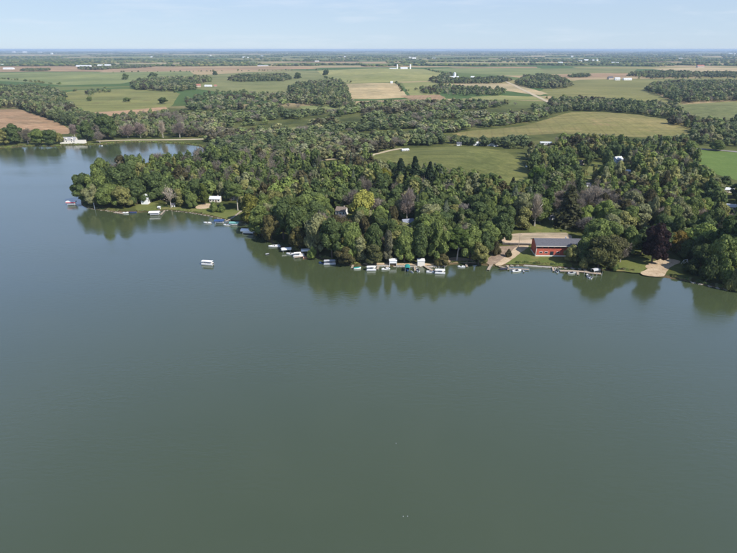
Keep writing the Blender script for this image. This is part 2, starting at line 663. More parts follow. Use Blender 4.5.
hill = soil('hill_pasture', C(116, 122, 70), C(136, 136, 84), 0.012, 0.5, rows=0.05, rowcol=C(128, 130, 76), rot=R(-32), c3=C(146, 148, 92))
field([(362, 158.5), (380, 152.5), (405, 149.2), (440, 147.3), (470, 147.2), (494, 149.4), (512, 155), (524, 165), (529, 177), (528, 188), (500, 192), (460, 190), (425, 186), (392, 176)],
      hill, 'olive green hill pasture ringed by trees behind the wood', 5.5, 70)
tanf = soil('ripe_field', C(158, 146, 98), C(140, 138, 84), 0.006, 0.3, rows=0.03, rowcol=C(150, 144, 92), rot=R(12), c3=C(178, 156, 112))
field([(452, 134), (480, 130), (520, 126.5), (548, 119), (572, 112.5), (610, 112.8), (645, 116), (675, 121), (691, 128), (690, 134), (655, 137.5), (610, 136), (560, 133.5), (515, 136.5), (480, 138)],
      tanf, 'tan and olive field behind the wood below the dark tree belt', 6, 160)
gf = soil('green_field', C(138, 142, 92), C(156, 154, 108), 0.006, 0.3, rows=0.03, rowcol=C(144, 148, 96), rot=R(8))
field([(676, 106), (700, 103.5), (760, 101.5), (760, 120), (720, 119.5), (695, 117), (678, 112)], gf, 'green field below the big dark wood by the frame edge', 5, 120, 0.02)
lawng = soil('bright_meadow', C(110, 134, 66), C(122, 142, 76), 0.02, 0.7, c3=C(124, 146, 76))
field([(678, 150.5), (700, 150), (737, 152.8), (790, 155), (790, 186), (737, 181), (716, 174.5), (702, 165), (690, 158)], lawng, 'bright green meadow beside the road', 0, 0, 0.02, 'lawn')
olive = soil('olive_crop', C(138, 138, 86), C(154, 148, 98), 0.004, 0.2, rows=0.02, rowcol=C(140, 142, 86), rot=R(4))
field([(538, 92), (556, 83.5), (580, 79.8), (660, 78.6), (780, 78), (780, 84), (700, 84), (660, 84.5), (650, 90), (664, 98), (684, 104), (640, 105), (600, 100), (560, 99.5)],
      olive, 'wide pale olive crop field between the dark woods')
field([(540, 69.2), (590, 68.4), (638, 68.6), (632, 73), (596, 73.2), (560, 74.4), (545, 74.4)], gf, 'green strip field near the horizon beyond the pale barn', 0, 0, 0.1)
pinks = soil('bare_soil', C(192, 162, 128), C(176, 148, 116), 0.006, 0.2, rows=0.03, rowcol=C(190, 158, 128), rot=R(10))
field([(548, 75.4), (580, 73.9), (628, 73.3), (626, 77.4), (590, 77.6), (560, 78.2)], pinks, 'brown bare soil strip beside the pale barn', 0, 0, 0.15)
straw = soil('straw_field', C(214, 190, 150), C(196, 172, 130), 0.006, 0.2, rows=0.03, rowcol=C(222, 204, 166), rot=R(-3))
field([(652, 69), (690, 67.8), (780, 67.3), (780, 73.4), (700, 73.2), (672, 71.6)], straw, 'pale straw coloured field below the hazy horizon', 0, 0, 0.12)
deepg = soil('deep_green_crop', C(142, 150, 98), C(156, 160, 108), 0.006, 0.2, rows=0.03, rowcol=C(140, 152, 96), rot=R(3))
field([(425, 69), (470, 68.3), (540, 68.2), (552, 75.5), (505, 75.6), (462, 73.2)], deepg, 'deep green crop field behind the white farm', 0, 0, 0.08)
field([(448, 67.5), (492, 66.9), (536, 66.9), (538, 68), (490, 68.1), (456, 68.3)], pinks, 'thin strip of bare brown soil on the plain', 0, 0, 0.2)
pale = soil('pale_hay', C(168, 166, 108), C(150, 156, 94), 0.004, 0.2, rows=0.02, rowcol=C(176, 172, 116), rot=R(-20), c3=C(186, 176, 126))
field([(318, 70.5), (380, 68.3), (424, 69.3), (448, 74.4), (440, 80.5), (400, 82), (350, 83), (322, 78)], pale, 'pale yellow green hay field in the middle distance', 9, 400, 0.02)
stubble = soil('striped_stubble', C(204, 182, 140), C(188, 164, 124), 0.008, 0.3, rows=0.022, rowcol=C(224, 206, 164), rot=R(38))
field([(340, 84.2), (372, 83), (396, 83), (404, 91.5), (408, 97.5), (378, 99.2), (352, 99), (344, 92)], stubble, 'striped tan stubble field with mown lanes', 6, 200, 0.03)
field([(402, 82.8), (440, 81.4), (446, 86), (430, 91.5), (446, 97.5), (412, 98), (407, 91.5)], pale, 'pale hay field beside the striped stubble', 0, 0, 0.12)
field([(398, 95.8), (440, 94.8), (446, 98.8), (446, 99.6), (412, 99.8)], pinks, 'bare pinkish strip below the striped stubble', 0, 0, 0.16)
field([(442, 84.5), (478, 82.2), (514, 84.2), (548, 93.6), (540, 95.5), (505, 90.8), (470, 86.8), (444, 87)], straw, 'long tan field under the white farm', 0, 0, 0.1)
field([(470, 97), (500, 95.4), (545, 97.5), (545, 100.6), (500, 100.5), (474, 99.5)], pale, 'pale meadow strip above the dark wood', 0, 0, 0.1)
field([(-40, 73.4), (40, 72.2), (110, 72.4), (190, 71.4), (196, 76), (150, 78), (120, 84), (60, 85.5), (40, 83), (-40, 79.5)], deepg, 'broad bright green crop field on the plain', 8, 500, 0.03)
field([(-40, 66.8), (60, 65.8), (200, 67.8), (300, 66.8), (320, 69), (190, 71), (110, 71.8), (40, 71.6), (-40, 72.8)], pinks, 'long dusty pink bare field before the white barns', 0, 0, 0.06)
field([(-40, 63), (90, 62.2), (190, 64), (196, 66.6), (60, 65.2), (-40, 66)], gf, 'pale green field beyond the white barns', 0, 0, 0.12)
strip = soil('marsh_meadow', C(148, 152, 92), C(128, 134, 80), 0.01, 0.3, rows=0.016, rowcol=C(158, 152, 96), rot=R(82), c3=C(120, 112, 72))
field([(52, 95), (78, 90.3), (120, 88.8), (168, 88.8), (180, 94), (172, 106), (160, 112.5), (112, 116), (84, 114), (76, 106), (60, 101)], strip, 'striped yellow green marsh meadow', 0, 0, 0.02)
field([(94, 112.6), (130, 110.2), (166, 106.8), (168, 109), (130, 115.5), (104, 117)], pinks, 'dull brown strip along the meadow edge', 0, 0, 0.14)
field([(186, 76.5), (250, 72), (316, 70.6), (330, 79), (338, 83), (330, 93), (262, 94), (220, 92), (188, 88)], gf, 'mixed green farmland around the small red roofed farm', 6, 400, 0.02)
plough = soil('ploughed_field', C(186, 150, 118), C(170, 134, 102), 0.02, 0.4, rows=0.05, rowcol=C(198, 168, 136), rot=R(20), c3=C(202, 176, 140))
field([(-60, 110.5), (0, 109.6), (18, 109.2), (30, 113), (44, 117.5), (60, 123.8), (69, 129), (68, 134), (48, 134), (20, 133.5), (-60, 124.5)], plough, 'brown ploughed field behind the far shore trees', 5, 100, 0.03)
field([(300, 106.5), (330, 104.8), (347, 105.4), (346, 109), (318, 110.2), (302, 110)], deepg, 'small bright green clearing in the wood', 0, 0, 0.1)
field([(268, 128.5), (310, 126.2), (372, 124), (372, 125.8), (318, 129), (272, 131.2)], gf, 'narrow strip of meadow between two tree belts', 0, 0, 0.1)

SANDR = soil('sandy_road', C(226, 210, 178), C(208, 192, 160), 0.05, 0.8)
ribbon('road', smooth_line(PL([(96, 141.6), (116, 140.6), (140, 140.2), (170, 140), (203, 139.3), (216, 138.8)]), 12), 9.5, G + 0.3, SANDR, 'pale sandy causeway road behind the inlet')
ribbon('road', smooth_line(PL([(503, 80.6), (512, 84.5), (524, 90.6), (538, 97.2), (552, 104)]), 20), 12, G + 0.6, SANDR, 'pale straight road running down from the white farm')
ASPH = soil('worn_asphalt', C(176, 170, 164), C(160, 154, 150), 0.05, 0.8)
ribbon('road', smooth_line(PL([(590, 143.5), (630, 146), (660, 147.2), (690, 148.4), (712, 150), (737, 152), (780, 156)]), 8), 8, G + 0.3, ASPH, 'grey country road passing above the bright meadow')
ribbon('road', smooth_line(PL([(312, 162), (330, 159.6), (345, 158.5), (368, 156.2), (388, 151.2), (402, 148.6)]), 6), 6, G + 0.35, SANDR, 'pale lane along the back of the hill pasture')
ribbon('road', smooth_line(PL([(600, 186), (608, 172), (618, 163), (632, 156), (640, 148)]), 4), 4, G + 0.05, ASPH, 'narrow drive climbing through the trees')


def clearing(name, pts, mat, label, dz, step=3.0, straight=False):
    return sheet(name, PL(pts) if straight else smooth_line(PL(pts), step, True, 0.25, len(label)), G + dz, mat, label)


clearing('gravel_lot', [(501, 239), (508, 234.4), (520, 233.2), (545, 232.6), (566, 232.6), (572, 236), (572, 241), (560, 243), (531, 244), (503, 244)], GRAVEL, 'pale gravel car park behind the red building', 0.024, 3.0, True)
PAVE = soil('worn_paving', C(186, 164, 142), C(160, 138, 120), 0.16, 1.2, c3=C(212, 190, 164))
clearing('paved_yard', [(487, 252), (494, 247.6), (503, 246.2), (516, 245.4), (526, 245.4), (518, 251), (512, 257), (505, 260.4), (501, 264.9), (494, 264), (489, 265), (486, 260), (491, 256)], PAVE, 'dusty brown paved yard left of the lawn', 0.020)
clearing('path', [(518, 246), (526, 245), (529, 246.4), (519, 254), (509, 261.6), (501, 265.4), (495, 264.8), (504, 257.6)], SAND, 'pale concrete slip running down to the water', 0.030)
clearing('lawn', [(528, 246.8), (545, 246), (580, 250), (598, 262), (590, 267.4), (560, 266.2), (530, 264.4), (505, 264), (514, 258)], GRASS, 'green lawn in front of the red building', 0.026)
clearing('lawn', [(612, 258), (632, 256.4), (648, 258), (655, 262), (646, 268.4), (640, 273), (624, 271.2), (612, 269.8)], GRASS, 'lawn patch beside the sandy beach', 0.022)
clearing('beach', [(647, 264.4), (655, 260.6), (667, 258.6), (679, 260.4), (680, 262.6), (672, 266), (668, 270), (664, 276), (656, 276.6), (643, 274.8), (641, 272), (648, 269), (645, 267)], SAND, 'sandy beach clearing in front of the purple tree', 0.032)
clearing('lawn', [(676, 252), (690, 250.8), (699, 253), (694, 256.4), (680, 256)], GRASS, 'small sunlit lawn behind the beach', 0.022)
clearing('lawn', [(136, 206), (146, 202.4), (158, 203.4), (170, 206.4), (190, 208.6), (206, 208), (222, 209.6), (238, 210), (247, 216), (243, 220), (228, 219.4), (206, 214), (186, 211.4), (166, 209.6), (150, 211), (138, 210.8)],
         GRASS, 'sunlit waterside lawn before the two white houses', 0.022)
clearing('lawn', [(444, 259.4), (456, 257), (472, 259.6), (476, 263), (460, 262.6), (446, 263.4)], SAND, 'bare brown strip under the shore trees', 0.022)
clearing('path', [(364, 262.8), (384, 263), (425, 263.4), (444, 262.6), (446, 264.4), (425, 265.4), (384, 264.9), (366, 265)], SAND, 'pale beaten path along the middle shore', 0.030)
clearing('lawn', [(572, 205), (590, 165), (601, 164), (603, 170), (592, 178)], GRASS, 'narrow strip of grass between the trees', 0.02)
clearing('lawn', [(538, 220), (556, 218), (566, 228), (560, 231.6), (530, 232)], GRASS, 'patch of grass behind the gravel car park', 0.02)
clearing('path', [(196, 206.4), (206, 203.4), (214, 205.2), (207, 208.4), (197, 208.8)], SAND, 'worn bare earth slope below the long white house', 0.04)

# ------------------------------------------------------------------ tree shapes
ICO = None


def ico(sub):
    bm = bmesh.new()
    bmesh.ops.create_icosphere(bm, subdivisions=sub, radius=1.0)
    v = np.array([tuple(x.co) for x in bm.verts])
    f = np.array([[x.index for x in q.verts] for q in bm.faces])
    bm.free()
    return v, f


ICO1, ICO2 = ico(1), ico(2)


def unit(a):
    return a / np.maximum(np.linalg.norm(a, axis=1, keepdims=True), 1e-9)


def cards(pts, nrm, size, rg, tilt=0.42, aspect=1.0):
    """Ragged leaf sprays: one bent quad at each point, facing about along its normal."""
    n = len(pts)
    nn = unit(nrm + rg.normal(0, tilt, (n, 3)))
    t = unit(np.cross(nn, rg.normal(0, 1, (n, 3))))
    b = np.cross(nn, t)
    s = size * rg.uniform(0.6, 1.35, (n, 1))
    q = []
    for (i, j) in ((-1, -1), (1, -1), (1, 1), (-1, 1)):
        q.append(pts + t * s * i * rg.uniform(0.25, 0.65, (n, 1)) * aspect + b * s * j * rg.uniform(0.25, 0.65, (n, 1)) + nn * s * rg.uniform(-0.18, 0.18, (n, 1)))
    V = np.stack(q, 1).reshape(-1, 3)
    F = np.arange(4 * n).reshape(-1, 4)
    return V, F


def crown_shape(rg, kind, n_lobes, n_cards, card, RR=6.5, HH=13.0, core=ICO2):
    """A crown in unit size (radius 1, height 0..1): lobes of sprays around solid dark hearts."""
    L = []
    for k in range(n_lobes):
        th = rg.uniform(0, 2 * math.pi)
        if kind == 'broad':
            zc = rg.uniform(0.14, 0.84)
            prof = math.sin(math.pi * min(max(0.16 + 0.80 * zc, 0), 1)) ** 0.75
            rad = RR * prof * rg.uniform(0.3, 0.86)
            lr = RR * rg.uniform(0.15, 0.36)
        elif kind == 'tall':
            zc = rg.uniform(0.06, 0.9)
            rad = RR * rg.uniform(0.1, 0.6) * math.sin(math.pi * (0.25 + 0.65 * zc))
            lr = RR * rg.uniform(0.34, 0.52)
        elif kind == 'shrub':
            zc = rg.uniform(0.1, 0.72)
            rad = RR * rg.uniform(0.3, 0.74) * math.sqrt(max(0.05, 1 - zc * zc))
            lr = RR * rg.uniform(0.24, 0.38)
        else:
            zc = 0.5
            rad, lr = 0, 1
        L.append((math.cos(th) * rad, math.sin(th) * rad, zc * HH, lr, lr * rg.uniform(0.75, 1.05)))
    L.append((rg.normal(0, 0.5), rg.normal(0, 0.5), HH * 0.84, RR * 0.38, RR * 0.36))
    L.append((0, 0, HH * 0.5, RR * 0.55, HH * 0.33))
    L = np.array(L)
    area = L[:, 3] ** 2
    cnt = np.maximum(6, (area / area.sum() * n_cards * 1.7)).astype(int)
    pts, nr, cv, cf, off = [], [], [], [], 0
    for i, (x, y, z, a, c) in enumerate(L):
        d = unit(rg.normal(0, 1, (cnt[i], 3)))
        r = rg.uniform(0.84, 1.12, (cnt[i], 1))
        p = d * r * np.array([a, a, c]) + np.array([x, y, z])
        keep = np.ones(len(p), bool)
        for j, (x2, y2, z2, a2, c2) in enumerate(L):
            if j != i:
                q = (p - np.array([x2, y2, z2])) / np.array([a2, a2, c2])
                keep &= (q * q).sum(1) > 0.66
        keep &= p[:, 2] > 0.0
        pts.append(p[keep])
        nr.append(d[keep] + np.array([0, 0, 0.25]))
        iv, jf = core
        cv.append(iv * np.array([a, a, c]) * 0.86 * rg.uniform(0.86, 1.06, (len(iv), 1)) + np.array([x, y, z]))
        cf.append(jf + off)
        off += len(iv)
    pts, nr = np.concatenate(pts), np.concatenate(nr)
    if len(pts) > n_cards:
        k = rg.permutation(len(pts))[:n_cards]
        pts, nr = pts[k], nr[k]
    V, F = cards(pts, nr, card, rg, 0.42 if card < 0.9 else 0.28)
    CV, CF = np.concatenate(cv), np.concatenate(cf)
    CV[:, 2] = np.maximum(CV[:, 2], 0.0)
    sc = np.array([1 / RR, 1 / RR, 1 / HH])
    return np.concatenate([CV, V]) * sc, [CF, F + len(CV)]


def spruce_shape(rg, n_cards, card, RR=3.2, HH=15.0):
    t = rg.uniform(0, 1, n_cards) ** 0.8
    tier = (np.floor(t * 13) + rg.uniform(0, 0.7, n_cards)) / 13
    z = tier * HH
    th = rg.uniform(0, 2 * math.pi, n_cards)
    star = 1 + 0.16 * np.sin(th * 7 + np.floor(t * 13) * 2.1)
    sect = rg.uniform(0.5, 1.3, (14, 9))
    star = star * sect[np.clip((t * 13).astype(int), 0, 13), (th / 0.6982).astype(int) % 9]
    r = RR * (1 - tier) ** 0.7 * np.sqrt(rg.uniform(0.2, 1, n_cards)) * star + 0.08
    pts = np.stack([np.cos(th) * r, np.sin(th) * r, z - 0.35 * r + 1.0], 1)
    nr = np.stack([np.cos(th) * 0.7, np.sin(th) * 0.7, np.full(n_cards, 0.6)], 1)
    V, F = cards(pts, nr, card, rg, 0.4, 1.0)
    iv, jf = ICO2
    k = np.clip((iv[:, 2:] + 1) / 2, 0, 1)
    CV = np.concatenate([iv[:, :2] * (1 - k) * RR * 0.6, k * HH * 0.9], 1)
    sc = np.array([1 / RR, 1 / RR, 1 / HH])
    V = np.concatenate([CV, V])
    V[:, 2] = np.maximum(V[:, 2], 0.2)
    return V * sc, [jf, F + len(CV)]


def bare_shape(rg, n_twigs, RR=5.5, HH=13.0, thick=0.10):
    """Leafless crown: a haze of fine twigs fanning up and out, in clumps at the limb ends."""
    nl = 26
    c = unit(rg.normal(0, 1, (nl, 3))) * rg.uniform(0.3, 0.85, (nl, 1))
    c = c * np.array([RR, RR, HH * 0.46]) + np.array([0, 0, HH * 0.52])
    k = rg.integers(0, nl, n_twigs)
    p = c[k] + rg.normal(0, 1, (n_twigs, 3)) * np.array([RR * 0.17, RR * 0.17, HH * 0.08])
    d = unit((p - np.array([0, 0, HH * 0.1])) / np.array([1, 1, 1.4]) + rg.normal(0, 2.0, (n_twigs, 3)))
    s = unit(np.cross(d, rg.normal(0, 1, (n_twigs, 3))))
    ln = rg.uniform(0.6, 1.7, (n_twigs, 1))
    w = thick * rg.uniform(0.5, 1.3, (n_twigs, 1))
    V = np.stack([p - d * ln * 0.5 - s * w, p - d * ln * 0.5 + s * w, p + d * ln * 0.5 + s * w * 0.3, p + d * ln * 0.5 - s * w * 0.3], 1).reshape(-1, 3)
    F = np.arange(4 * n_twigs).reshape(-1, 4)
    m = MB()
    for a in c[:16]:
        m.tube([(0, 0, HH * 0.05), tuple(a * np.array([0.4, 0.4, 0.55])), tuple(a)], [0.2, 0.13, 0.05], 4)
    MV = np.array(m.v)
    quads = np.array([f for f in m.f if len(f) == 4])
    V = np.concatenate([MV, V])
    V[:, 2] = np.maximum(V[:, 2], 0)
    return V * np.array([1 / RR, 1 / RR, 1 / HH]), [quads, F + len(MV)]


def trunk_mesh(seed, mat, lean=0.0):
    """Unit height trunk with limbs reaching up into the crown."""
    rg = random.Random(seed)
    m = MB()
    pts = [(0, 0, -0.03), (0.01, 0, 0.02), (rg.uniform(-.02, .02) + lean * 0.3, rg.uniform(-.02, .02), 0.3), (rg.uniform(-.03, .03) + lean * 0.7, rg.uniform(-.03, .03), 0.6), (lean, 0, 0.85)]
    m.tube(pts, [0.032, 0.024, 0.019, 0.012, 0.004], 7)
    for k in range(5):
        a = k * 2.4 + rg.uniform(-.4, .4)
        z = rg.uniform(0.28, 0.55)
        r = rg.uniform(0.12, 0.2)
        m.tube([(lean * z, 0, z), (lean * z + math.cos(a) * r * 0.5, math.sin(a) * r * 0.5, z + 0.08), (lean * z + math.cos(a) * r, math.sin(a) * r, z + 0.22)], [0.011, 0.008, 0.003], 5)
    me = bpy.data.meshes.new('trunk')
    me.from_pydata(m.v, [], m.f)
    me.materials.append(mat)
    me.polygons.foreach_set('use_smooth', [True] * len(me.polygons))
    return me


CROWN = {}
for kind, nv, nl, nc, cs, rr, hh in (('broad', 12, 34, 6400, 0.56, 6.5, 13.0), ('tall', 4, 16, 3600, 0.55, 4.0, 14.0), ('shrub', 4, 12, 2200, 0.5, 5.0, 6.0)):
    CROWN[kind] = [np_mesh('crown_' + kind, *crown_shape(RNG, kind, nl, nc, cs, rr, hh), LEAF) for _ in range(nv)]
CROWN['spruce'] = [np_mesh('crown_spruce', *spruce_shape(RNG, 3000, 0.6), LEAF) for _ in range(3)]
CROWN['dead'] = [np_mesh('crown_dead', *bare_shape(RNG, 420, thick=0.13), TWIG)]
CROWN['bare'] = [np_mesh('crown_bare', *bare_shape(RNG, 3400), TWIG) for _ in range(4)]
TRUNKS = [trunk_mesh(k, BARK) for k in range(3)]
TRUNKS_PALE = [trunk_mesh(k + 9, BARK_PALE, 0.05 * (k - 1)) for k in range(3)]

TREES = []      # every single tree: dict(x, y, h, r, kind, col, ...)


def put_tree(x, y, h, r, kind, col, label=None, name=None, low=None, pale=False, rg=random):
    TREES.append(dict(x=x, y=y, h=h, r=r, kind=kind, col=col, label=label, name=name, low=low, pale=pale))


def tree_px(u, vb, vt, w, kind='broad', col=(0.06, 0.085, 0.03), label=None, name=None, low=None, pale=False):
    """A tree surveyed from its foot (u, vb), its top vt and its width w, all in photograph pixels."""
    x, y = P(u, vb)
    h = max(2.0, height_at(u, vt, y) - G)
    dep = proj(x, y, G + h / 2)[2]
    put_tree(x, y, h, w * dep / FPX / 2, kind, col, label, name, low, pale)


DKG, MDG, BRG, OLV, YEL, GRY, BLU = (0.082, 0.114, 0.045), (0.136, 0.175, 0.058), (0.195, 0.249, 0.072), (0.201, 0.202, 0.079), (0.303, 0.302, 0.081), (0.202, 0.212, 0.113), (0.137, 0.164, 0.115)
PUR, ORA, BARE, BAREP, BRN = (0.028, 0.016, 0.018), (0.160, 0.120, 0.030), (0.205, 0.180, 0.160), (0.36, 0.31, 0.26), (0.078, 0.070, 0.036)
HAND = [
    # the wooded point
    (88, 203, 174, 22, 'broad', DKG, 'dark green tree overhanging the water at the very tip of the point'),
    (97, 206, 184, 20, 'broad', GRY, 'grey green willowy tree at the foot of the point beside the white post'),
    (102, 204, 168, 27, 'broad', MDG, 'tall rounded tree second from the tip of the point'),
    (112, 206.5, 184, 24, 'broad', MDG, 'full rounded tree on the bank between the white post and the dark moored boat'),
    (125, 207, 187, 24, 'broad', OLV, 'low olive tree on the bank above the dark moored boat'),
    (137, 204, 179, 22, 'broad', DKG, 'dark tree just beside the white gabled house at the point'),
    (130, 196, 164, 28, 'broad', DKG, 'large dark crown behind the bank trees of the point'),
    (158, 200, 172, 26, 'broad', DKG, 'dark tree between the white gabled house and the leaning dead tree'),
    (171, 207.6, 184, 20, 'dead', BAREP, 'pale dead tree with spreading bare limbs by the water'),
    (180, 206.5, 188, 11, 'tall', OLV, 'slim olive tree right beside the pale dead tree'),
    (193, 208, 193.5, 14, 'broad', MDG, 'small round green tree on the waterside lawn'),
    (205, 204.5, 183, 10, 'tall', (0.095, 0.120, 0.03), 'tall slim yellow green poplar left of the long white house'),
    (197, 202, 179, 16, 'broad', DKG, 'dark tree behind the slim yellow green poplar'),
    (214, 211.5, 203, 13, 'shrub', MDG, 'round green bush in front of the long white house'),
    (222, 212, 204, 9, 'shrub', MDG, 'small bush at the end of the waterside lawn'),
    (238, 210.5, 184, 20, 'broad', MDG, 'tree on pale slender trunks on the lawn above the wooden walkway', None, 0.5, True),
    (231, 201, 182, 16, 'broad', DKG, 'dark tree right of the long white house'),
    (252, 222.5, 194, 26, 'broad', (0.13, 0.135, 0.035), 'yellow green tree above the white canopy boat lift'),
    (262, 233, 218, 16, 'shrub', BRN, 'brownish bush behind the white canopy boat lift'),
    (272, 241, 215, 22, 'broad', (0.115, 0.105, 0.045), 'olive brown tree leaning over the white speedboat'),
    (284, 239, 200, 30, 'broad', DKG, 'big dark crown behind the white speedboat'),
    (299, 250, 227, 23, 'broad', (0.10, 0.092, 0.036), 'olive brown willow overhanging the cluster of boats'),
    (318, 254, 214, 26, 'broad', GRY, 'tall grey green tree above the cluster of boats'),
    (312, 258, 248, 11, 'shrub', BRG, 'bright green waterside bush beside the cluster of boats'),
    (332, 258.5, 219, 27, 'broad', DKG, 'tall dark tree above the grey topped pontoon boat'),
    (346, 263.4, 247, 22, 'broad', (0.088, 0.082, 0.038), 'dull olive tree drooping over the water beside the grey topped pontoon boat'),
    (360, 262, 236, 16, 'tall', GRY, 'narrow grey green tree above the pale path'),
    (374, 264.6, 244, 19, 'tall', (0.092, 0.100, 0.045), 'pale olive pyramid tree standing on the middle shore'),
    (388, 262, 229, 14, 'tall', (0.125, 0.125, 0.085), 'thin silvery tree behind the first white boathouse'),
    (404, 262, 232, 22, 'broad', MDG, 'green tree between the two white boathouses'),
    (420, 261, 224, 26, 'broad', DKG, 'dark tree behind the second white boathouse'),
    (441, 264.5, 255, 19, 'shrub', (0.100, 0.092, 0.042), 'low olive bush at the water right of the second white boathouse'),
    (437, 260.5, 221, 28, 'broad', MDG, 'tall green tree behind the low olive waterside bush'),
    (457, 260.5, 228, 28, 'broad', (0.075, 0.110, 0.032), 'bright spreading tree on a single pale trunk near the shore', None, 0.42, True),
    (478, 263.4, 243, 21, 'broad', OLV, 'olive grey tree hanging over the bank beside the wooden pier'),
    (470, 259.5, 225, 25, 'broad', MDG, 'tall tree behind the bank left of the paved yard'),
    (488, 249, 226, 22, 'broad', MDG, 'green tree at the left corner of the gravel car park'),
    (500, 243, 214, 24, 'broad', DKG, 'dark tree standing at the edge of the gravel car park'),
    (495, 254, 243, 13, 'shrub', BRN, 'brownish bush at the edge of the paved yard'),
    (508, 256.6, 250, 8, 'shrub', BRN, 'small brown bush in the middle of the paved yard'),
    (352, 260.5, 224, 25, 'broad', MDG, 'tall green tree between the drooping olive tree and the narrow grey green tree'),
    (262, 234, 205, 22, 'broad', MDG, 'green tree right behind the brownish lift bush'),
    (298, 245, 207, 26, 'broad', DKG, 'tall dark tree behind the olive brown willow'),
    (374, 259, 224, 20, 'broad', DKG, 'dark tree rising behind the pale olive pyramid tree'),
    (118, 203, 168, 26, 'broad', DKG, 'tall dark crown in the middle of the point'),
    (484, 257, 232, 20, 'broad', DKG, 'dark tree between the olive grey bank tree and the paved yard'),
    (592, 262, 232, 26, 'broad', MDG, 'tall green tree just behind the large olive shore tree'),
    (626, 256, 226, 22, 'broad', MDG, 'tall green tree at the back of the beach lawn'),
    (716, 276, 236, 30, 'broad', MDG, 'tall round tree behind the right shore shrubs'),
    # round the red building
    (571, 262, 245, 18, 'broad', OLV, 'olive tree covering the end of the red building'),
    (584, 264, 242, 24, 'broad', DKG, 'dark tree right of the red building'),
    (598, 268.4, 237, 34, 'broad', (0.080, 0.086, 0.034), 'large olive tree on the shore behind the lift frame'),
    (612, 263, 238, 26, 'broad', (0.088, 0.088, 0.042), 'loose olive tree beside the large olive tree on the shore'),
    (583, 269, 259, 13, 'shrub', OLV, 'olive bush at the water behind the long wooden dock'),
    (620, 262, 240, 15, 'bare', BARE, 'thin bare tree beside the lawn left of the beach'),
    (614, 270, 262, 8, 'shrub', MDG, 'small green bush at the lake edge of the lawn'),
    (652, 262.5, 224, 25, 'broad', PUR, 'dark purple leaved tree behind the sandy beach'),
    (641, 254, 228, 22, 'broad', DKG, 'dark green tree left of the purple tree'),
    (676, 252.6, 231, 23, 'broad', ORA, 'round orange tinged tree right of the purple tree'),
    (699, 254, 224, 30, 'broad', BRG, 'broad bright green tree right of the orange tinged tree'),
    (727, 266, 216, 44, 'broad', (0.05, 0.080, 0.024), 'huge dark spreading tree at the right edge above the shore shrubs'),
    (706, 282, 259, 27, 'shrub', (0.046, 0.066, 0.026), 'dense round dark shrub on the right shore'),
    (690, 273, 261, 20, 'shrub', (0.044, 0.06, 0.024), 'dark shrub beside the sandy beach'),
    (722, 283, 262, 24, 'shrub', MDG, 'rounded shrub between the dense dark shrub and the frame edge'),
    (736, 289, 266, 22, 'shrub', OLV, 'olive shrub hanging over the water at the frame edge'),
    (684, 258, 240, 16, 'broad', DKG, 'small dark tree behind the white frame at the beach'),
    # landmarks inside the wood
    (536, 190, 168, 19, 'broad', (0.064, 0.110, 0.024), 'vivid green round tree at the corner of the hill pasture'),
    (546, 214, 187, 15, 'tall', (0.058, 0.090, 0.028), 'tall green column tree behind the gravel car park'),
    (566, 226, 188, 30, 'spruce', (0.062, 0.066, 0.034), 'broad brownish conifer towering behind the red building'),
    (585, 232, 217, 20, 'bare', (0.19, 0.175, 0.165), 'low grey bare tree at the end of the red roof'),
    (363, 222, 191, 28, 'broad', YEL, 'bright yellow green tree in the middle of the wood'),
    (384, 186, 168, 16, 'broad', (0.165, 0.165, 0.03), 'lime yellow tree below the hill pasture'),
    (520, 226, 193, 18, 'broad', GRY, 'grey green tree with pale trunks above the gravel car park', None, 0.3, True),
    (534, 226, 194, 12, 'bare', BAREP, 'pale bare tree above the gravel car park'),
    (400, 190, 160, 17, 'spruce', (0.030, 0.048, 0.026), 'first dark pine in front of the hill pasture'),
    (414, 191, 158, 16, 'spruce', (0.030, 0.048, 0.026), 'tallest dark pine in front of the hill pasture'),
    (429, 192, 163, 14, 'spruce', (0.030, 0.048, 0.026), 'last and smallest dark pine in front of the hill pasture'),
    (407, 222, 188, 15, 'bare', (0.24, 0.20, 0.185), 'tall mauve grey bare tree in the middle of the wood'),
    (464, 221, 203, 21, 'bare', (0.22, 0.20, 0.19), 'wide grey bare tree inside the wood below the pasture'),
    (445, 224, 201, 12, 'spruce', BLU, 'blue grey spruce inside the wood below the pasture'),
    (662, 228, 206, 18, 'bare', (0.24, 0.21, 0.19), 'pale bare tree above the purple tree'),
    (600, 222, 202, 18, 'bare', BARE, 'grey bare tree behind the large olive shore tree'),
    (626, 220, 200, 18, 'bare', BARE, 'wide grey bare tree in the right hand wood'),
    (104, 181, 158, 18, 'broad', MDG, 'green tree on the back shore of the point'),
    (158, 170, 152, 18, 'bare', (0.17, 0.15, 0.13), 'bare grey tree on the back shore of the point'),
    (150, 176, 163, 14, 'broad', (0.15, 0.16, 0.03), 'lime tinted tree on the back of the point'),
    (690, 150, 141, 12, 'broad', MDG, 'single round tree standing on the bright meadow edge'),
    (716, 150.5, 140, 14, 'broad', MDG, 'rounded tree beside the country road at the frame edge'),
]
for t in HAND:
    tree_px(*t)

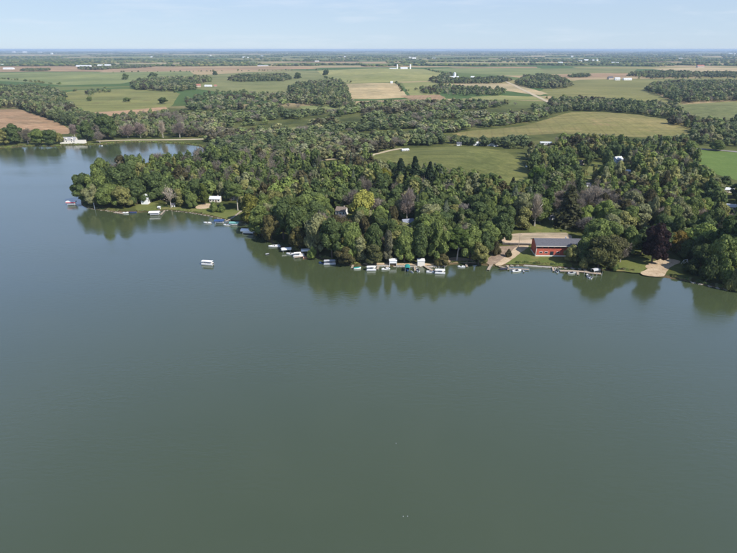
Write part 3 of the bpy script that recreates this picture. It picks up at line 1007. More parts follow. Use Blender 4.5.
# ------------------------------------------------------------------ places the trees keep clear of
HOUSES_PX = [  # label centre (u, v of the foot), half width px, height px: what must stay in view
    (146, 203, 6, 12), (216, 202, 9, 10), (342, 214, 7, 11), (407, 224, 6, 8), (233, 199, 4, 5), (617, 162, 5, 9), (627, 172, 3, 5), (580, 163, 3, 4), (586, 168, 2, 3),
    (555, 218, 5, 8), (728, 209, 4, 5), (726, 191, 5, 4), (545, 144, 8, 5), (642, 236, 5, 6), (404, 152, 4, 3), (333, 161, 8, 4), (551, 258, 18, 24), (370, 249, 3, 4), (588, 186, 3, 4)]
CLEAR = [smooth_line(PL(p), 6, True) for p in (
    [(501, 236), (512, 232), (570, 231), (580, 243), (560, 246), (580, 250), (600, 262), (592, 270), (480, 270), (484, 255), (492, 246), (500, 244)],
    [(610, 258), (632, 255), (650, 257), (662, 257), (682, 258), (690, 262), (680, 270), (670, 282), (610, 274)],
    [(134, 206), (146, 201), (158, 202), (190, 206), (206, 203), (222, 207), (238, 209), (249, 216), (243, 226), (134, 216)],
    [(590, 163), (603, 162), (605, 172), (594, 180), (586, 190)],
)]
road_poly = smooth_line(PL([(585, 142), (660, 145.4), (737, 150), (780, 153), (780, 190), (737, 183), (714, 176), (700, 166), (688, 158), (655, 150.5), (585, 146)]), 8, True)
CLEAR.append(road_poly)
CLEAR.append(smooth_line(PL([(360, 157), (380, 151), (405, 147.6), (440, 145.6), (470, 145.4), (496, 147.6), (515, 153.5), (527, 164), (532, 177), (531, 191), (500, 186), (470, 179.5), (440, 175), (405, 170), (376, 164)]), 8, True))


def scatter(poly, spacing, rg, jit=0.42):
    xs = [p[0] for p in poly]
    ys = [p[1] for p in poly]
    gx, gy = np.meshgrid(np.arange(min(xs), max(xs) + spacing, spacing), np.arange(min(ys), max(ys) + spacing, spacing * 0.87))
    gx = gx + (np.arange(gx.shape[0]) % 2)[:, None] * spacing / 2
    gx = gx.ravel() + rg.uniform(-jit, jit, gx.size) * spacing
    gy = gy.ravel() + rg.uniform(-jit, jit, gy.size) * spacing
    k = inside(gx, gy, poly)
    return gx[k], gy[k]


NEAR = PL([(86, 199), (92, 205), (104, 207.4), (120, 208), (136, 206), (150, 203), (170, 205), (190, 206), (206, 205), (226, 209), (246, 217), (256, 226), (268, 239), (284, 245),
           (300, 249), (316, 253), (336, 259.6), (352, 262), (380, 262), (405, 262), (440, 262), (470, 261), (484, 262), (488, 249), (498, 244), (503, 233), (520, 230), (560, 229), (570, 231),
           (585, 236), (590, 262), (606, 267), (614, 268), (616, 256), (640, 254), (680, 255), (696, 260), (690, 271), (706, 281), (737, 287), (790, 294), (790, 188), (737, 181), (715, 174),
           (698, 163), (676, 151), (640, 148.5), (600, 146), (570, 143), (545, 145), (528, 152), (531, 175), (530, 192), (500, 187), (470, 180), (440, 175.5), (405, 170.5), (376, 165), (362, 162), (335, 163), (300, 162.5),
           (250, 161), (215, 160), (190, 164.5), (166, 167), (150, 170), (131, 173), (117, 178), (102, 186), (90, 193.5)])
xs, ys = scatter(NEAR, 10.4, RNG)
STANDS = [DKG, DKG, tuple((a_ + b_) / 2 for a_, b_ in zip(DKG, MDG)), MDG, MDG, OLV, GRY, BRG, BRN]


def stand_noise(x, y, k=0.0):
    return 0.5 + 0.24 * math.sin(x * 0.017 + 0.8 + k) * math.cos(y * 0.023 + k) + 0.18 * math.sin(x * 0.041 - y * 0.033 + 2.1 * k) + 0.12 * math.sin(y * 0.061 + x * 0.019)


def stand_colour(x, y, rg):
    q = min(0.999, max(0.0, (stand_noise(x, y) - 0.5) * 1.1 + 0.46 + rg.gauss(0, 0.24)))
    g = rg.uniform(0.88, 1.16)
    return tuple(c * g for c in STANDS[int(q * len(STANDS))])

hand_xyr = [(t['x'], t['y'], t['r']) for t in TREES]
cand = []
pat = [random.Random(k) for k in range(3)]


def low_noise(x, y):
    return 0.5 + 0.25 * math.sin(x * 0.021 + 1.3) * math.cos(y * 0.027 - 0.6) + 0.25 * math.sin(x * 0.053 + y * 0.041)


OPEN_PX = [[(368, 158), (400, 150), (450, 147.5), (495, 150), (515, 158), (526, 172), (525, 181), (490, 172), (440, 164), (400, 161.5)],
           [(682, 151), (737, 153), (760, 155), (760, 186), (737, 179), (715, 171), (695, 160)],
           [(462, 133), (530, 126), (560, 118), (580, 113), (640, 117), (688, 128), (688, 133), (640, 136), (600, 133), (560, 132), (500, 136)],
           [(0, 110), (20, 110), (44, 118), (66, 129), (40, 131), (0, 122)], [(684, 106), (737, 103), (737, 117), (700, 116)], [(60, 94), (165, 90), (170, 105), (112, 113), (84, 111)],
           [(545, 90), (640, 80), (645, 90), (660, 97), (600, 97)], [(345, 84), (396, 84), (405, 97), (352, 98)]]


def blocks_view(x, y, h, r):
    u0, vt0, _ = proj(x, y, G + h)
    uu, vv_ = np.array([u0, u0]), np.array([vt0 + 0.4, vt0 + 2.0])
    if any(inside(uu, vv_, p).any() for p in OPEN_PX):
        return True
    return blocks_house(x, y, h, r)


def blocks_house(x, y, h, r):
    """True where a tree here would stand in front of something the photograph shows."""
    u, vb, dep = proj(x, y, G)
    vt = proj(x, y, G + h)[1]
    w = r * FPX / dep
    for (hu, hv, hw, hh) in HOUSES_PX:
        if vb > hv - 1.0 and abs(u - hu) < w * 0.75 + hw and vt < hv - 1 and vt < hv:
            return True
        hx, hy = P(hu, hv)
        if math.hypot(hx - x, hy - y) < 0.7 * r + 5:
            return True
    return False


km = np.zeros(len(xs), bool)
for c in CLEAR:
    km |= inside(xs, ys, c)
for x, y in zip(xs[~km], ys[~km]):
    if any(math.hypot(x - a, y - b) < 0.62 * r + 3.2 for a, b, r in hand_xyr):
        continue
    u, v, dep = proj(x, y, G)
    nz = low_noise(x, y)
    h = random.uniform(11, 20.5) * (0.85 + 0.3 * nz)
    if u < 110:
        h = min(h, 17)
    r = (4.2 + 5.4 * random.random() ** 1.2) * (0.6 + 0.4 * h / 17)
    kind, name = 'broad', None
    pbare = 0.04 + (0.30 if stand_noise(x, y, 3.7) > 0.68 else 0) + (0.34 if (185 < u < 310 and v < 186) else 0) + (0.12 if (560 < u < 680 and 195 < v < 235) else 0)
    q = random.random()
    if q < pbare:
        kind = 'bare'
        g = random.uniform(0.8, 1.25)
        col = tuple(c * g for c in BARE)
        r *= 0.85
    elif q < pbare + 0.045:
        kind = 'spruce'
        col = random.choice([(0.032, 0.05, 0.026), (0.05, 0.06, 0.034), BLU])
        r, h = random.uniform(3.0, 4.4), h * 1.05
    elif q < pbare + 0.13:
        kind = 'tall'
        col = random.choice([MDG, OLV, GRY, DKG])
        r *= 0.66
    else:
        col = stand_colour(x, y, random)
    if blocks_view(x, y, h, r):
        h *= 0.72
        if blocks_view(x, y, h, r):
            continue
    cand.append((dep, x, y, h, r, kind, col))
cand.sort()
quota = {'broad': 300 - sum(t['kind'] in ('broad', 'tall') for t in TREES), 'spruce': 40, 'bare': 60}
MASS = []        # the rest of the wood, further off
for dep, x, y, h, r, kind, col in cand:
    k = 'broad' if kind == 'tall' else kind
    if quota[k] > 0 and dep < 560:
        quota[k] -= 1
        put_tree(x, y, h, r, kind, col)
    else:
        MASS.append((x, y, h, r, kind, col))

# far shore trees on the left, single trees on the fields
for (u, vb, vt, w, kind, col, lab) in [
    (4, 145, 129, 16, 'broad', OLV, 'olive tree on the far shore at the frame edge'),
    (16, 144, 124, 17, 'broad', DKG, 'dark tree second from the frame edge on the far shore'),
    (28, 143.5, 127, 14, 'bare', (0.21, 0.19, 0.15), 'thin greyish tree among the far shore trees'),
    (40, 145, 129, 15, 'broad', MDG, 'round tree on the far shore left of the white moored boat'),
    (52, 145, 130, 16, 'broad', DKG, 'dark tree on the far shore beside the white lake house'),
    (60, 143.6, 133, 10, 'broad', OLV, 'small olive tree touching the white lake house'),
    (88, 141, 121, 18, 'broad', DKG, 'dark tree rising behind the white lake house'),
    (100, 143, 131, 9, 'bare', BARE, 'grey bare tree at the inlet edge right of the white lake house'),
    (109, 139.4, 115, 22, 'broad', DKG, 'tall dark tree at the near end of the causeway'),
    (75, 138, 124, 10, 'bare', (0.26, 0.21, 0.20), 'mauve bare tree behind the white lake house'),
    (128, 138, 123, 14, 'bare', (0.26, 0.21, 0.20), 'wide mauve bare tree behind the causeway'),
    (141, 137.6, 122, 13, 'bare', (0.25, 0.20, 0.19), 'mauve bare tree behind the middle of the causeway'),
    (163, 138, 119, 8, 'bare', BAREP, 'pale narrow dead tree behind the causeway'),
    (180, 137.6, 122, 13, 'bare', (0.20, 0.17, 0.16), 'dull grey bare tree behind the far part of the causeway'),
    (90, 101, 96.6, 6, 'broad', MDG, 'small tree standing alone in the striped marsh meadow'),
    (127, 102, 97.4, 8, 'broad', MDG, 'larger lone tree in the middle of the striped marsh meadow'),
    (163, 104, 97.5, 9, 'broad', DKG, 'lone tree at the far side of the striped marsh meadow'),
    (153, 79.5, 72.5, 9, 'broad', DKG, 'round tree left of the small red roofed farm'),
    (126, 80, 73.5, 7, 'broad', MDG, 'small tree on the far edge of the green crop field'),
    (215, 75.6, 71, 6, 'broad', DKG, 'tiny round tree on the pale plain'),
    (326, 76, 70, 8, 'broad', DKG, 'lone round tree on the pale hay field'),
    (298, 79, 72.5, 9, 'broad', DKG, 'round tree left of the lone tree on the hay field'),
    (340, 116.5, 109.5, 9, 'broad', DKG, 'small dark tree beside the bright green clearing'),
    (205, 110, 102, 0.1, 'broad', DKG, None)]:
    if lab:
        tree_px(u, vb, vt, w, kind, col, lab)

# ------------------------------------------------------------------ labels for the trees inside the wood
MARKS = [('the white gabled house', 146, 197), ('the pale dead tree', 171, 196), ('the long white house', 216, 196), ('the white canopy boat lift', 249, 229),
         ('the white speedboat', 275, 245), ('the cluster of boats', 302, 253), ('the grey topped pontoon', 330, 261), ('the small white cottage', 342, 209),
         ('the bright yellow green tree', 363, 207), ('the mauve bare tree', 407, 205), ('the blue roofed cottage', 407, 221), ('the two white boathouses', 407, 262),
         ('the blue grey spruce', 445, 212), ('the three dark pines', 414, 175), ('the hill pasture', 470, 170), ('the gravel car park', 525, 238), ('the red building', 556, 247),
         ('the broad brownish conifer', 566, 207), ('the vivid green round tree', 536, 180), ('the purple tree', 652, 243), ('the orange tinged tree', 676, 242),
         ('the bare trees in the right wood', 614, 212), ('the white house among trees', 617, 158), ('the bright meadow', 715, 165), ('the pink house', 728, 206),
         ('the huge spreading tree', 727, 240), ('the lane by the pasture', 333, 160), ('the lime yellow tree', 384, 178), ('the bare tree on the back shore', 158, 162), ('the yellow green lakeside tree', 252, 208)]


def tone(c, kind):
    r, g, b = c
    if kind == 'bare':
        return 'pale grey' if r > 0.215 else 'dark grey'
    if kind == 'spruce':
        return 'blue grey' if b > 0.05 else ('brownish' if r > 0.045 else 'dark green')
    if r > 0.12:
        return 'yellow green'
    if b > 0.045 and r > 0.07:
        return 'grey green'
    if r > 0.98 * g:
        return 'brownish' if g < 0.085 else 'olive'
    if r > 0.88 * g:
        return 'olive'
    if g > 0.10:
        return 'bright green'
    if g > 0.070:
        return 'mid green'
    return 'dark green'


ORD = ['nearest', 'second nearest', 'third nearest', 'fourth nearest', 'fifth nearest', 'sixth nearest', 'seventh nearest', 'eighth nearest', 'ninth nearest', 'tenth nearest', 'eleventh nearest', 'twelfth nearest']
buckets = {}
for t in TREES:
    if t['label']:
        continue
    u, v, _ = proj(t['x'], t['y'], G + t['h'] * 0.6)
    t['uv'] = (u, v)
    best = min(MARKS, key=lambda m: math.hypot(m[1] - u, (m[2] - v) * 1.3))
    du, dv = u - best[1], v - best[2]
    rel = ('left of' if du < 0 else 'right of') if abs(du) > abs(dv) * 1.2 else ('above' if dv < 0 else 'below')
    word = {'bare': 'leafless tree', 'spruce': 'conifer', 'tall': 'narrow tree', 'broad': 'broad crowned tree'}[t['kind']]
    size = 'tall' if t['h'] > 18 else ('small' if t['h'] < 14.5 else 'middling')
    buckets.setdefault((size + ' ' + tone(t['col'], t['kind']) + ' ' + word, rel, best[0]), []).append((math.hypot(du, dv), t))
for (desc, rel, mark), lst in buckets.items():
    lst.sort(key=lambda a: a[0])
    for k, (_, t) in enumerate(lst):
        t['label'] = f'{desc} {rel} {mark}' + (f', {ORD[k].replace(" nearest", "")}' if len(lst) > 1 else '')

NAMES = {'broad': 'broadleaf_tree', 'tall': 'broadleaf_tree', 'shrub': 'shrub', 'spruce': 'conifer_tree', 'bare': 'bare_tree', 'dead': 'bare_tree'}
GROUPS = {'broad': 'broadleaf trees of the lakeside wood', 'tall': 'broadleaf trees of the lakeside wood', 'shrub': 'shrubs along the shore', 'spruce': 'conifers in the lakeside wood', 'bare': 'leafless trees in the lakeside wood', 'dead': 'leafless trees in the lakeside wood'}
for i, t in enumerate(TREES):
    kind = t['kind']
    root = thing(NAMES[kind], t['label'], 'shrub' if kind == 'shrub' else 'tree', (t['x'], t['y'], G - 0.05), (i * 2.399) % 6.283, GROUPS[kind])
    lowf = t['low'] if t['low'] is not None else {'broad': 0.10, 'tall': 0.08, 'shrub': 0.0, 'spruce': 0.03, 'bare': 0.16, 'dead': 0.2}[kind]
    cr = link('crown', CROWN[kind][i % len(CROWN[kind])], root)
    cr.location = (0, 0, t['h'] * lowf)
    cr.scale = (t['r'] * random.uniform(0.84, 1.16), t['r'] * random.uniform(0.84, 1.16), t['h'] * (1 - lowf))
    cr.color = tuple(t['col']) + (1,)
    tk = link('trunk', (TRUNKS_PALE if (t['pale'] or (kind in ('bare', 'dead') and t['col'][0] > 0.18)) else TRUNKS)[i % 3], root)
    hh = t['h'] * (0.98 if kind != 'shrub' else 0.8)
    wd = hh * (0.75 if kind == 'spruce' else 1.0)
    tk.scale = (wd, wd, hh)

# ------------------------------------------------------------------ hedge and bank growth
def leafy_strip(line, height, width, n, card, cols, seed):
    rg = np.random.default_rng(seed)
    L_ = np.array(line)
    k = rg.integers(0, len(L_) - 1, n)
    t = rg.random((n, 1))
    p = L_[k] * (1 - t) + L_[k + 1] * t
    clump = 0.55 + 0.45 * np.sin(p[:, 0] * 0.9) * np.cos(p[:, 1] * 0.7 + p[:, 0] * 0.23)
    a = rg.uniform(0, math.pi, n)
    rr_ = np.sqrt(rg.uniform(0.3, 1, n))
    pts = np.stack([p[:, 0] + np.cos(a) * width * 0.3 * rr_ * clump, p[:, 1] + np.cos(a) * width * 0.5 * rr_, 0.55 + np.sin(a) * height * clump * rr_], 1)
    nr = np.stack([np.zeros(n), np.cos(a), np.sin(a) + 0.3], 1)
    V, F = cards(pts, nr, card, rg, 0.6)
    ci = np.array(cols)[((np.sin(p[:, 0] * 0.31) + 1) * 0.499 * len(cols)).astype(int)]
    T = np.repeat(np.concatenate([ci * rg.uniform(0.8, 1.2, (n, 1)), np.ones((n, 1))], 1), 4, 0)
    return V, F, T


V, F, T = leafy_strip(smooth_line(PL([(516, 262.6), (530, 263.2), (545, 264), (566, 265.4)]), 2), 1.7, 2.4, 2600, 0.5, [MDG, DKG, OLV], 3)
hd = thing('hedge', 'low ragged green hedge along the lawn before the red building', 'hedge', (0, 0, 0))
link('foliage', np_mesh('hedge', V, F, LEAF_MASS, T), hd)
bankline = [q for q in offset_line(SHORELINE, 2.4)]
pieces = []
for (u0, u1, n_, hgt) in ((84, 122, 900, 1.0), (135, 152, 260, 0.7), (176, 216, 420, 0.5), (240, 362, 5200, 1.5), (446, 486, 900, 0.9), (572, 638, 2200, 1.2), (668, 760, 3600, 1.6)):
    seg = [q for q in bankline if u0 <= proj(q[0], q[1], 0.5)[0] <= u1 and proj(q[0], q[1], 0.5)[1] > 199]
    pieces.append(leafy_strip(seg, hgt, 2.6, n_, 0.55, [OLV, MDG, GRY, BRN, DKG], u0))
seg = [q for q in bankline if proj(q[0], q[1], 0.5)[1] < 150 and -40 < proj(q[0], q[1], 0.5)[0] < 204]
pieces.append(leafy_strip(seg, 1.6, 4.0, 4200, 0.9, [OLV, MDG, GRY, BRG], 9))
off, VV, FF, TT = 0, [], [], []
for V, F, T in pieces:
    VV.append(V); FF.append(F + off); TT.append(T)
    off += len(V)
tag(link('bank_vegetation', np_mesh('bank_vegetation', np.concatenate(VV), np.concatenate(FF), LEAF_MASS, np.concatenate(TT))), 'low weeds and reeds along the bank', None, None, 'stuff')

# ------------------------------------------------------------------ woods too large to count
LOWP = {'broad': [crown_shape(RNG, 'broad', 11, 420, 1.2, 6.5, 13.0, ICO1) for _ in range(6)], 'tall': [crown_shape(RNG, 'tall', 8, 240, 1.1, 4.0, 14.0, ICO1) for _ in range(3)],
        'spruce': [spruce_shape(RNG, 260, 1.1) for _ in range(2)], 'bare': [bare_shape(RNG, 330, thick=0.2) for _ in range(4)]}
FARP = {'broad': [crown_shape(RNG, 'broad', 7, 90, 2.0, 6.5, 13.0, ICO1) for _ in range(6)], 'bare': [bare_shape(RNG, 110, thick=0.4) for _ in range(3)]}


def mass_object(name, trees, shapes, label, kind='stuff'):
    """One woodland mass: trees = (x, y, h, r, kind, colour)."""
    VV, TT, F3, F4, off = [], [], [], [], 0
    for i, (x, y, h, r, kd, col) in enumerate(trees):
        sh = shapes.get(kd) or shapes['broad']
        V, Fs = sh[int(RNG.integers(len(sh)))]
        a = RNG.uniform(0, 6.28)
        ca, sa = math.cos(a), math.sin(a)
        W = np.empty_like(V)
        W[:, 0] = (V[:, 0] * ca - V[:, 1] * sa) * r + x
        W[:, 1] = (V[:, 0] * sa + V[:, 1] * ca) * r + y
        lo = 0.16 if kd == 'bare' else 0.06
        W[:, 2] = G + h * lo + V[:, 2] * h * (1 - lo)
        VV.append(W)
        TT.append(np.tile(np.array(tuple(col) + (1.0,)), (len(V), 1)))
        for f in Fs:
            (F3 if f.shape[1] == 3 else F4).append(f + off)
        off += len(V)
    if not VV:
        return None
    Fs = [np.concatenate(f) for f in (F3, F4) if f]
    me = np_mesh(name, np.concatenate(VV), Fs, LEAF_MASS, np.concatenate(TT))
    return tag(link(name, me), label, None, None, 'stuff')


def pick_colour(rg, bare, dark, x, y):
    if rg.random() < bare:
        g = rg.uniform(0.8, 1.2)
        return 'bare', (0.225 * g, 0.198 * g, 0.178 * g)
    c = stand_colour(x * 0.5, y * 0.5, rg)
    g = 1.36 - 0.3 * dark
    m = sum(c) / 3
    return 'broad', tuple((m + (q - m) * 0.74) * g for q in c)  # distance haze put into the leaf colour: greyed and brightened


mass_object('woodland', MASS, LOWP, 'back of the lakeside wood below the hill pasture')


def wood(pts, spacing, hr, rr, bare, label, shapes, dark=0.5, clear=(), thin=0.0, seed=1, gaps=0.0):
    rg = random.Random(seed)
    poly = PL(pts)
    xs, ys = scatter(poly, spacing, RNG)
    out = []
    cl = [PL(c) for c in clear]
    km = np.zeros(len(xs), bool)
    for c in cl:
        km |= inside(xs, ys, c)
    for x, y in zip(xs[~km], ys[~km]):
        if rg.random() < thin or (gaps and stand_noise(x * 0.55, y * 0.55, 1.3) + rg.gauss(0, 0.05) > gaps):
            continue
        patch = 2.2 if low_noise(x * 0.7, y * 0.7) > 0.62 else 0.55
        kd, col = pick_colour(rg, bare * patch, dark, x, y)
        h = rg.uniform(*hr) * (0.85 + 0.3 * low_noise(x, y))
        r = rr[0] + (rr[1] * 1.15 - rr[0]) * rg.random() ** 1.4
        h *= 0.9 + 0.2 * (r - rr[0]) / (rr[1] - rr[0])
        if blocks_view(x, y, h, r):
            continue
        out.append((x, y, h, r, kd, col))
    return mass_object('woodland', out, shapes, label)


wood([(204, 156), (215, 160), (250, 161), (300, 162), (334, 162), (362, 158), (380, 151), (404, 147.2), (450, 144.4), (500, 147.4), (520, 150), (545, 145), (570, 144), (590, 143), (600, 141.5), (560, 140.5),
      (515, 143.4), (480, 144.2), (452, 142.4), (400, 139), (330, 140), (260, 141), (210, 144)], 11.5, (9, 14), (5.5, 9), 0.14, 'deep band of mixed trees behind the lane and hill pasture', LOWP, 0.45, thin=0.06, gaps=0.86,
     clear=[[(536, 141), (556, 141), (556, 146), (536, 146)], [(392, 149), (410, 149), (410, 154), (392, 154)]], seed=2)
wood([(206, 143), (260, 140.5), (330, 139.6), (400, 137.6), (444, 136), (462, 130.4), (500, 126.6), (536, 121), (552, 113.5), (548, 106), (500, 104.5), (440, 103.6), (390, 104), (350, 108), (345, 113), (300, 115), (262, 110),
      (226, 108), (190, 108), (178, 115), (190, 122), (200, 132)], 13, (8, 13), (6.5, 10.5), 0.22, 'wide dull green woodland with grey bare patches in the middle distance', FARP, 0.3, thin=0.1, gaps=0.66,
     clear=[[(266, 131.6), (268, 127.6), (310, 125.4), (374, 123), (374, 126.4), (318, 129.6)], [(298, 106), (330, 104), (348, 105), (347, 111), (318, 112), (300, 112)], [(335, 118), (360, 112), (372, 122), (340, 124)], [(206, 104), (250, 105), (285, 110), (284, 113), (240, 109), (208, 108)], [(380, 116), (430, 112), (470, 111), (470, 113), (430, 114.6), (384, 119.4)], [(222, 124), (262, 121), (300, 119.6), (300, 122), (262, 124), (226, 127)], [(440, 121.5), (490, 118), (500, 119), (450, 124)]], seed=3)
wood([(186, 100), (210, 94), (250, 93), (285, 97), (284, 102), (300, 108), (262, 109), (226, 107.4), (188, 107.4)], 17, (8, 13), (6, 10), 0.16, 'scattered trees on the open ground above the wide woodland', FARP, 0.4, thin=0.5, seed=33)
wood([(104, 138.4), (150, 138), (204, 137.4), (204, 130), (178, 117), (160, 116), (112, 119), (84, 118), (80, 130), (84, 140)], 11, (9, 15), (4.5, 7), 0.30, 'belt of green and mauve grey trees behind the causeway', LOWP, 0.5, thin=0.1, seed=4)
wood([(-60, 92), (0, 88.5), (28, 88.2), (58, 93), (68, 99), (62, 104), (20, 108.4), (-60, 109)], 14, (12, 17), (6, 9), 0.03, 'dark wood at the frame edge behind the ploughed field', FARP, 0.8, seed=5)
wood([(20, 109), (64, 104), (90, 108.5), (96, 117), (84, 126), (70, 127), (60, 123), (44, 117), (30, 112.4)], 12, (13, 18), (6, 8.5), 0.02, 'rounded dark copse above the ploughed field', LOWP, 0.8, seed=6)
wood([(-60, 140), (0, 136.5), (30, 135.5), (60, 136.4), (66, 141), (34, 141.6), (0, 143.5), (-60, 147)], 12, (9, 13), (4.5, 6.5), 0.12, 'thick row of trees lining the far shore', LOWP, 0.6, seed=7)
wood([(228, 80.6), (240, 77.8), (284, 76.6), (292, 79.8), (284, 82.2), (240, 83)], 16, (13, 17), (8, 11), 0.0, 'long dark copse alone on the plain', FARP, 1.0, seed=8)
wood([(288, 90), (300, 85.4), (340, 83), (346, 88), (350, 96), (360, 103), (340, 108.6), (300, 104.5), (276, 99), (290, 94)], 15, (12, 16), (7, 10), 0.05, 'dark wood beside the striped stubble field', FARP, 0.9, seed=9, clear=[[(262, 92), (330, 96.5), (330, 99), (262, 96)]])
wood([(130, 85), (150, 80.5), (172, 79.5), (192, 81), (196, 90), (175, 92), (150, 90.6), (134, 90)], 16, (12, 16), (7, 10), 0.03, 'dark grove beside the marsh meadow', FARP, 0.8, seed=10, clear=[[(148, 88), (152, 88), (152, 93), (148, 93)]])
wood([(180, 86.6), (186, 80), (206, 78), (212, 82), (200, 84), (196, 88)], 18, (11, 15), (7, 10), 0.0, 'small grove left of the red roofed farm', FARP, 0.8, seed=11)
wood([(430, 80.5), (446, 77.6), (452, 81), (478, 80.6), (504, 79.2), (512, 81), (500, 83.6), (450, 84), (434, 83.4)], 17, (11, 16), (8, 11), 0.0, 'dark trees sheltering the white farm', FARP, 1.0, seed=12)
wood([(436, 79.4), (446, 75.6), (456, 75.4), (456, 77.6), (440, 80.6)], 18, (12, 16), (8, 11), 0.0, 'clump of trees behind the white farm', FARP, 1.0, seed=13)
wood([(418, 90.4), (440, 86.6), (470, 89), (490, 91), (488, 96), (450, 96), (420, 93.6)], 18, (9, 14), (6, 9), 0.08, 'scrubby trees below the white farm', FARP, 0.7, thin=0.3, seed=14)
wood([(486, 94.6), (494, 91), (502, 91), (505, 94.4), (495, 96)], 15, (10, 14), (6, 9), 0.0, 'little round copse beside the straight road', FARP, 0.9, seed=15)
wood([(515, 84.5), (524, 78.6), (548, 77.2), (566, 82), (572, 87.4), (556, 89), (530, 88.4)], 16, (13, 18), (8, 11), 0.0, 'dark copse beside the straight road', FARP, 1.0, seed=16)
wood([(548, 104), (560, 100.5), (600, 101), (640, 106), (670, 106.6), (680, 113), (688, 121), (660, 118), (640, 115), (604, 111.6), (566, 111.4), (550, 115)], 12, (9, 14), (5, 8), 0.08, 'ragged tree belt between the olive and tan fields', FARP, 0.75, seed=17)
wood([(645, 91), (652, 86), (680, 83.6), (780, 83.6), (780, 100.4), (700, 102.6), (676, 104.6), (664, 97.6)], 15, (12, 17), (7, 10), 0.08, 'big dark wood by the frame edge', FARP, 0.9, seed=18)
wood([(628, 76.4), (636, 73.2), (672, 72.4), (700, 74), (780, 74), (780, 77.6), (700, 77.8), (650, 78.4)], 20, (11, 16), (8, 12), 0.0, 'long dark tree belt on the plain', FARP, 0.9, thin=0.2, seed=19)
wood([(668, 124), (690, 121), (737, 119.6), (790, 121), (790, 150), (737, 147), (700, 145.5), (690, 139), (694, 131)], 12, (10, 15), (5, 8), 0.06, 'belt of trees above the country road by the frame edge', LOWP, 0.6, thin=0.1, seed=20)
wood([(560, 137), (600, 139), (640, 140.5), (690, 142), (692, 145.6), (640, 145), (600, 142), (560, 141)], 10.5, (9, 13), (4.5, 6.5), 0.06, 'row of rounded trees above the country road', LOWP, 0.45, seed=21)
wood([(78, 68.8), (100, 68.2), (126, 66.6), (152, 66.2), (152, 67.6), (120, 69.2), (100, 70.2), (80, 70)], 20, (11, 15), (8, 11), 0.0, 'dark trees around the white barns', FARP, 0.9, thin=0.3, seed=22)
wood([(20, 71), (28, 69.8), (50, 70), (50, 71), (28, 71.6)], 18, (9, 13), (7, 10), 0.0, 'short dark hedge row on the plain', FARP, 0.9, seed=23)
wood([(80, 97.5), (88, 92), (110, 90.2), (110, 93), (94, 96.4)], 16, (7, 11), (5, 8), 0.1, 'bushes along the upper meadow edge', FARP, 0.4, thin=0.35, seed=24)
wood([(568, 77), (578, 75.6), (590, 75.6), (590, 77.4), (572, 78)], 20, (9, 13), (8, 11), 0.0, 'small trees left of the pale barn', FARP, 0.9, seed=25)
wood([(560, 90.5), (580, 91.5), (604, 96), (602, 97.4), (578, 93.6), (560, 92)], 22, (3, 6), (4, 6), 0.0, 'low hedge crossing the olive crop field', FARP, 0.9, seed=26)

for k, (a_, b_, lab) in enumerate([((190, 72), (330, 70), 'thin hedgerow behind the long dark copse'), ((196, 76), (188, 88), 'hedgerow down the edge of the green crop field'), ((425, 69.4), (446, 74.6), 'hedgerow beside the deep green crop field'),
                                   ((404, 91.8), (447, 86.2), 'sparse hedgerow right of the striped stubble'), ((548, 99), (600, 100.4), 'sparse hedgerow under the wide olive crop field'), ((0, 79), (62, 85), 'sparse hedgerow along the left green field'),
                                   ((640, 79), (737, 78.6), 'sparse hedgerow beyond the wide olive crop field'), ((112, 72.6), (190, 71.8), 'sparse hedgerow between the pink and green fields'), ((52, 96), (78, 91), 'bushy hedgerow above the marsh meadow'),
                                   ((322, 78), (352, 83), 'short hedgerow at the corner of the hay field'), ((168, 89), (180, 95), 'short hedgerow beside the marsh meadow'), ((396, 83), (404, 91), 'dark hedge line down the stubble')]):
    rgh = random.Random(k + 50)
    p0, p1 = P(*a_), P(*b_)
    n_ = int(math.dist(p0, p1) / 17)
    out = []
    for j in range(n_):
        if rgh.random() < 0.45:
            continue
        t_ = j / n_
        rr_ = rgh.uniform(3.5, 8)
        out.append((p0[0] + (p1[0] - p0[0]) * t_ + rgh.gauss(0, 4), p0[1] + (p1[1] - p0[1]) * t_ + rgh.gauss(0, 4), rr_ * rgh.uniform(1.0, 1.6), rr_, 'broad', stand_colour(p0[0] + j * 9, p0[1], rgh)))
    mass_object('hedgerow', out, FARP, lab)


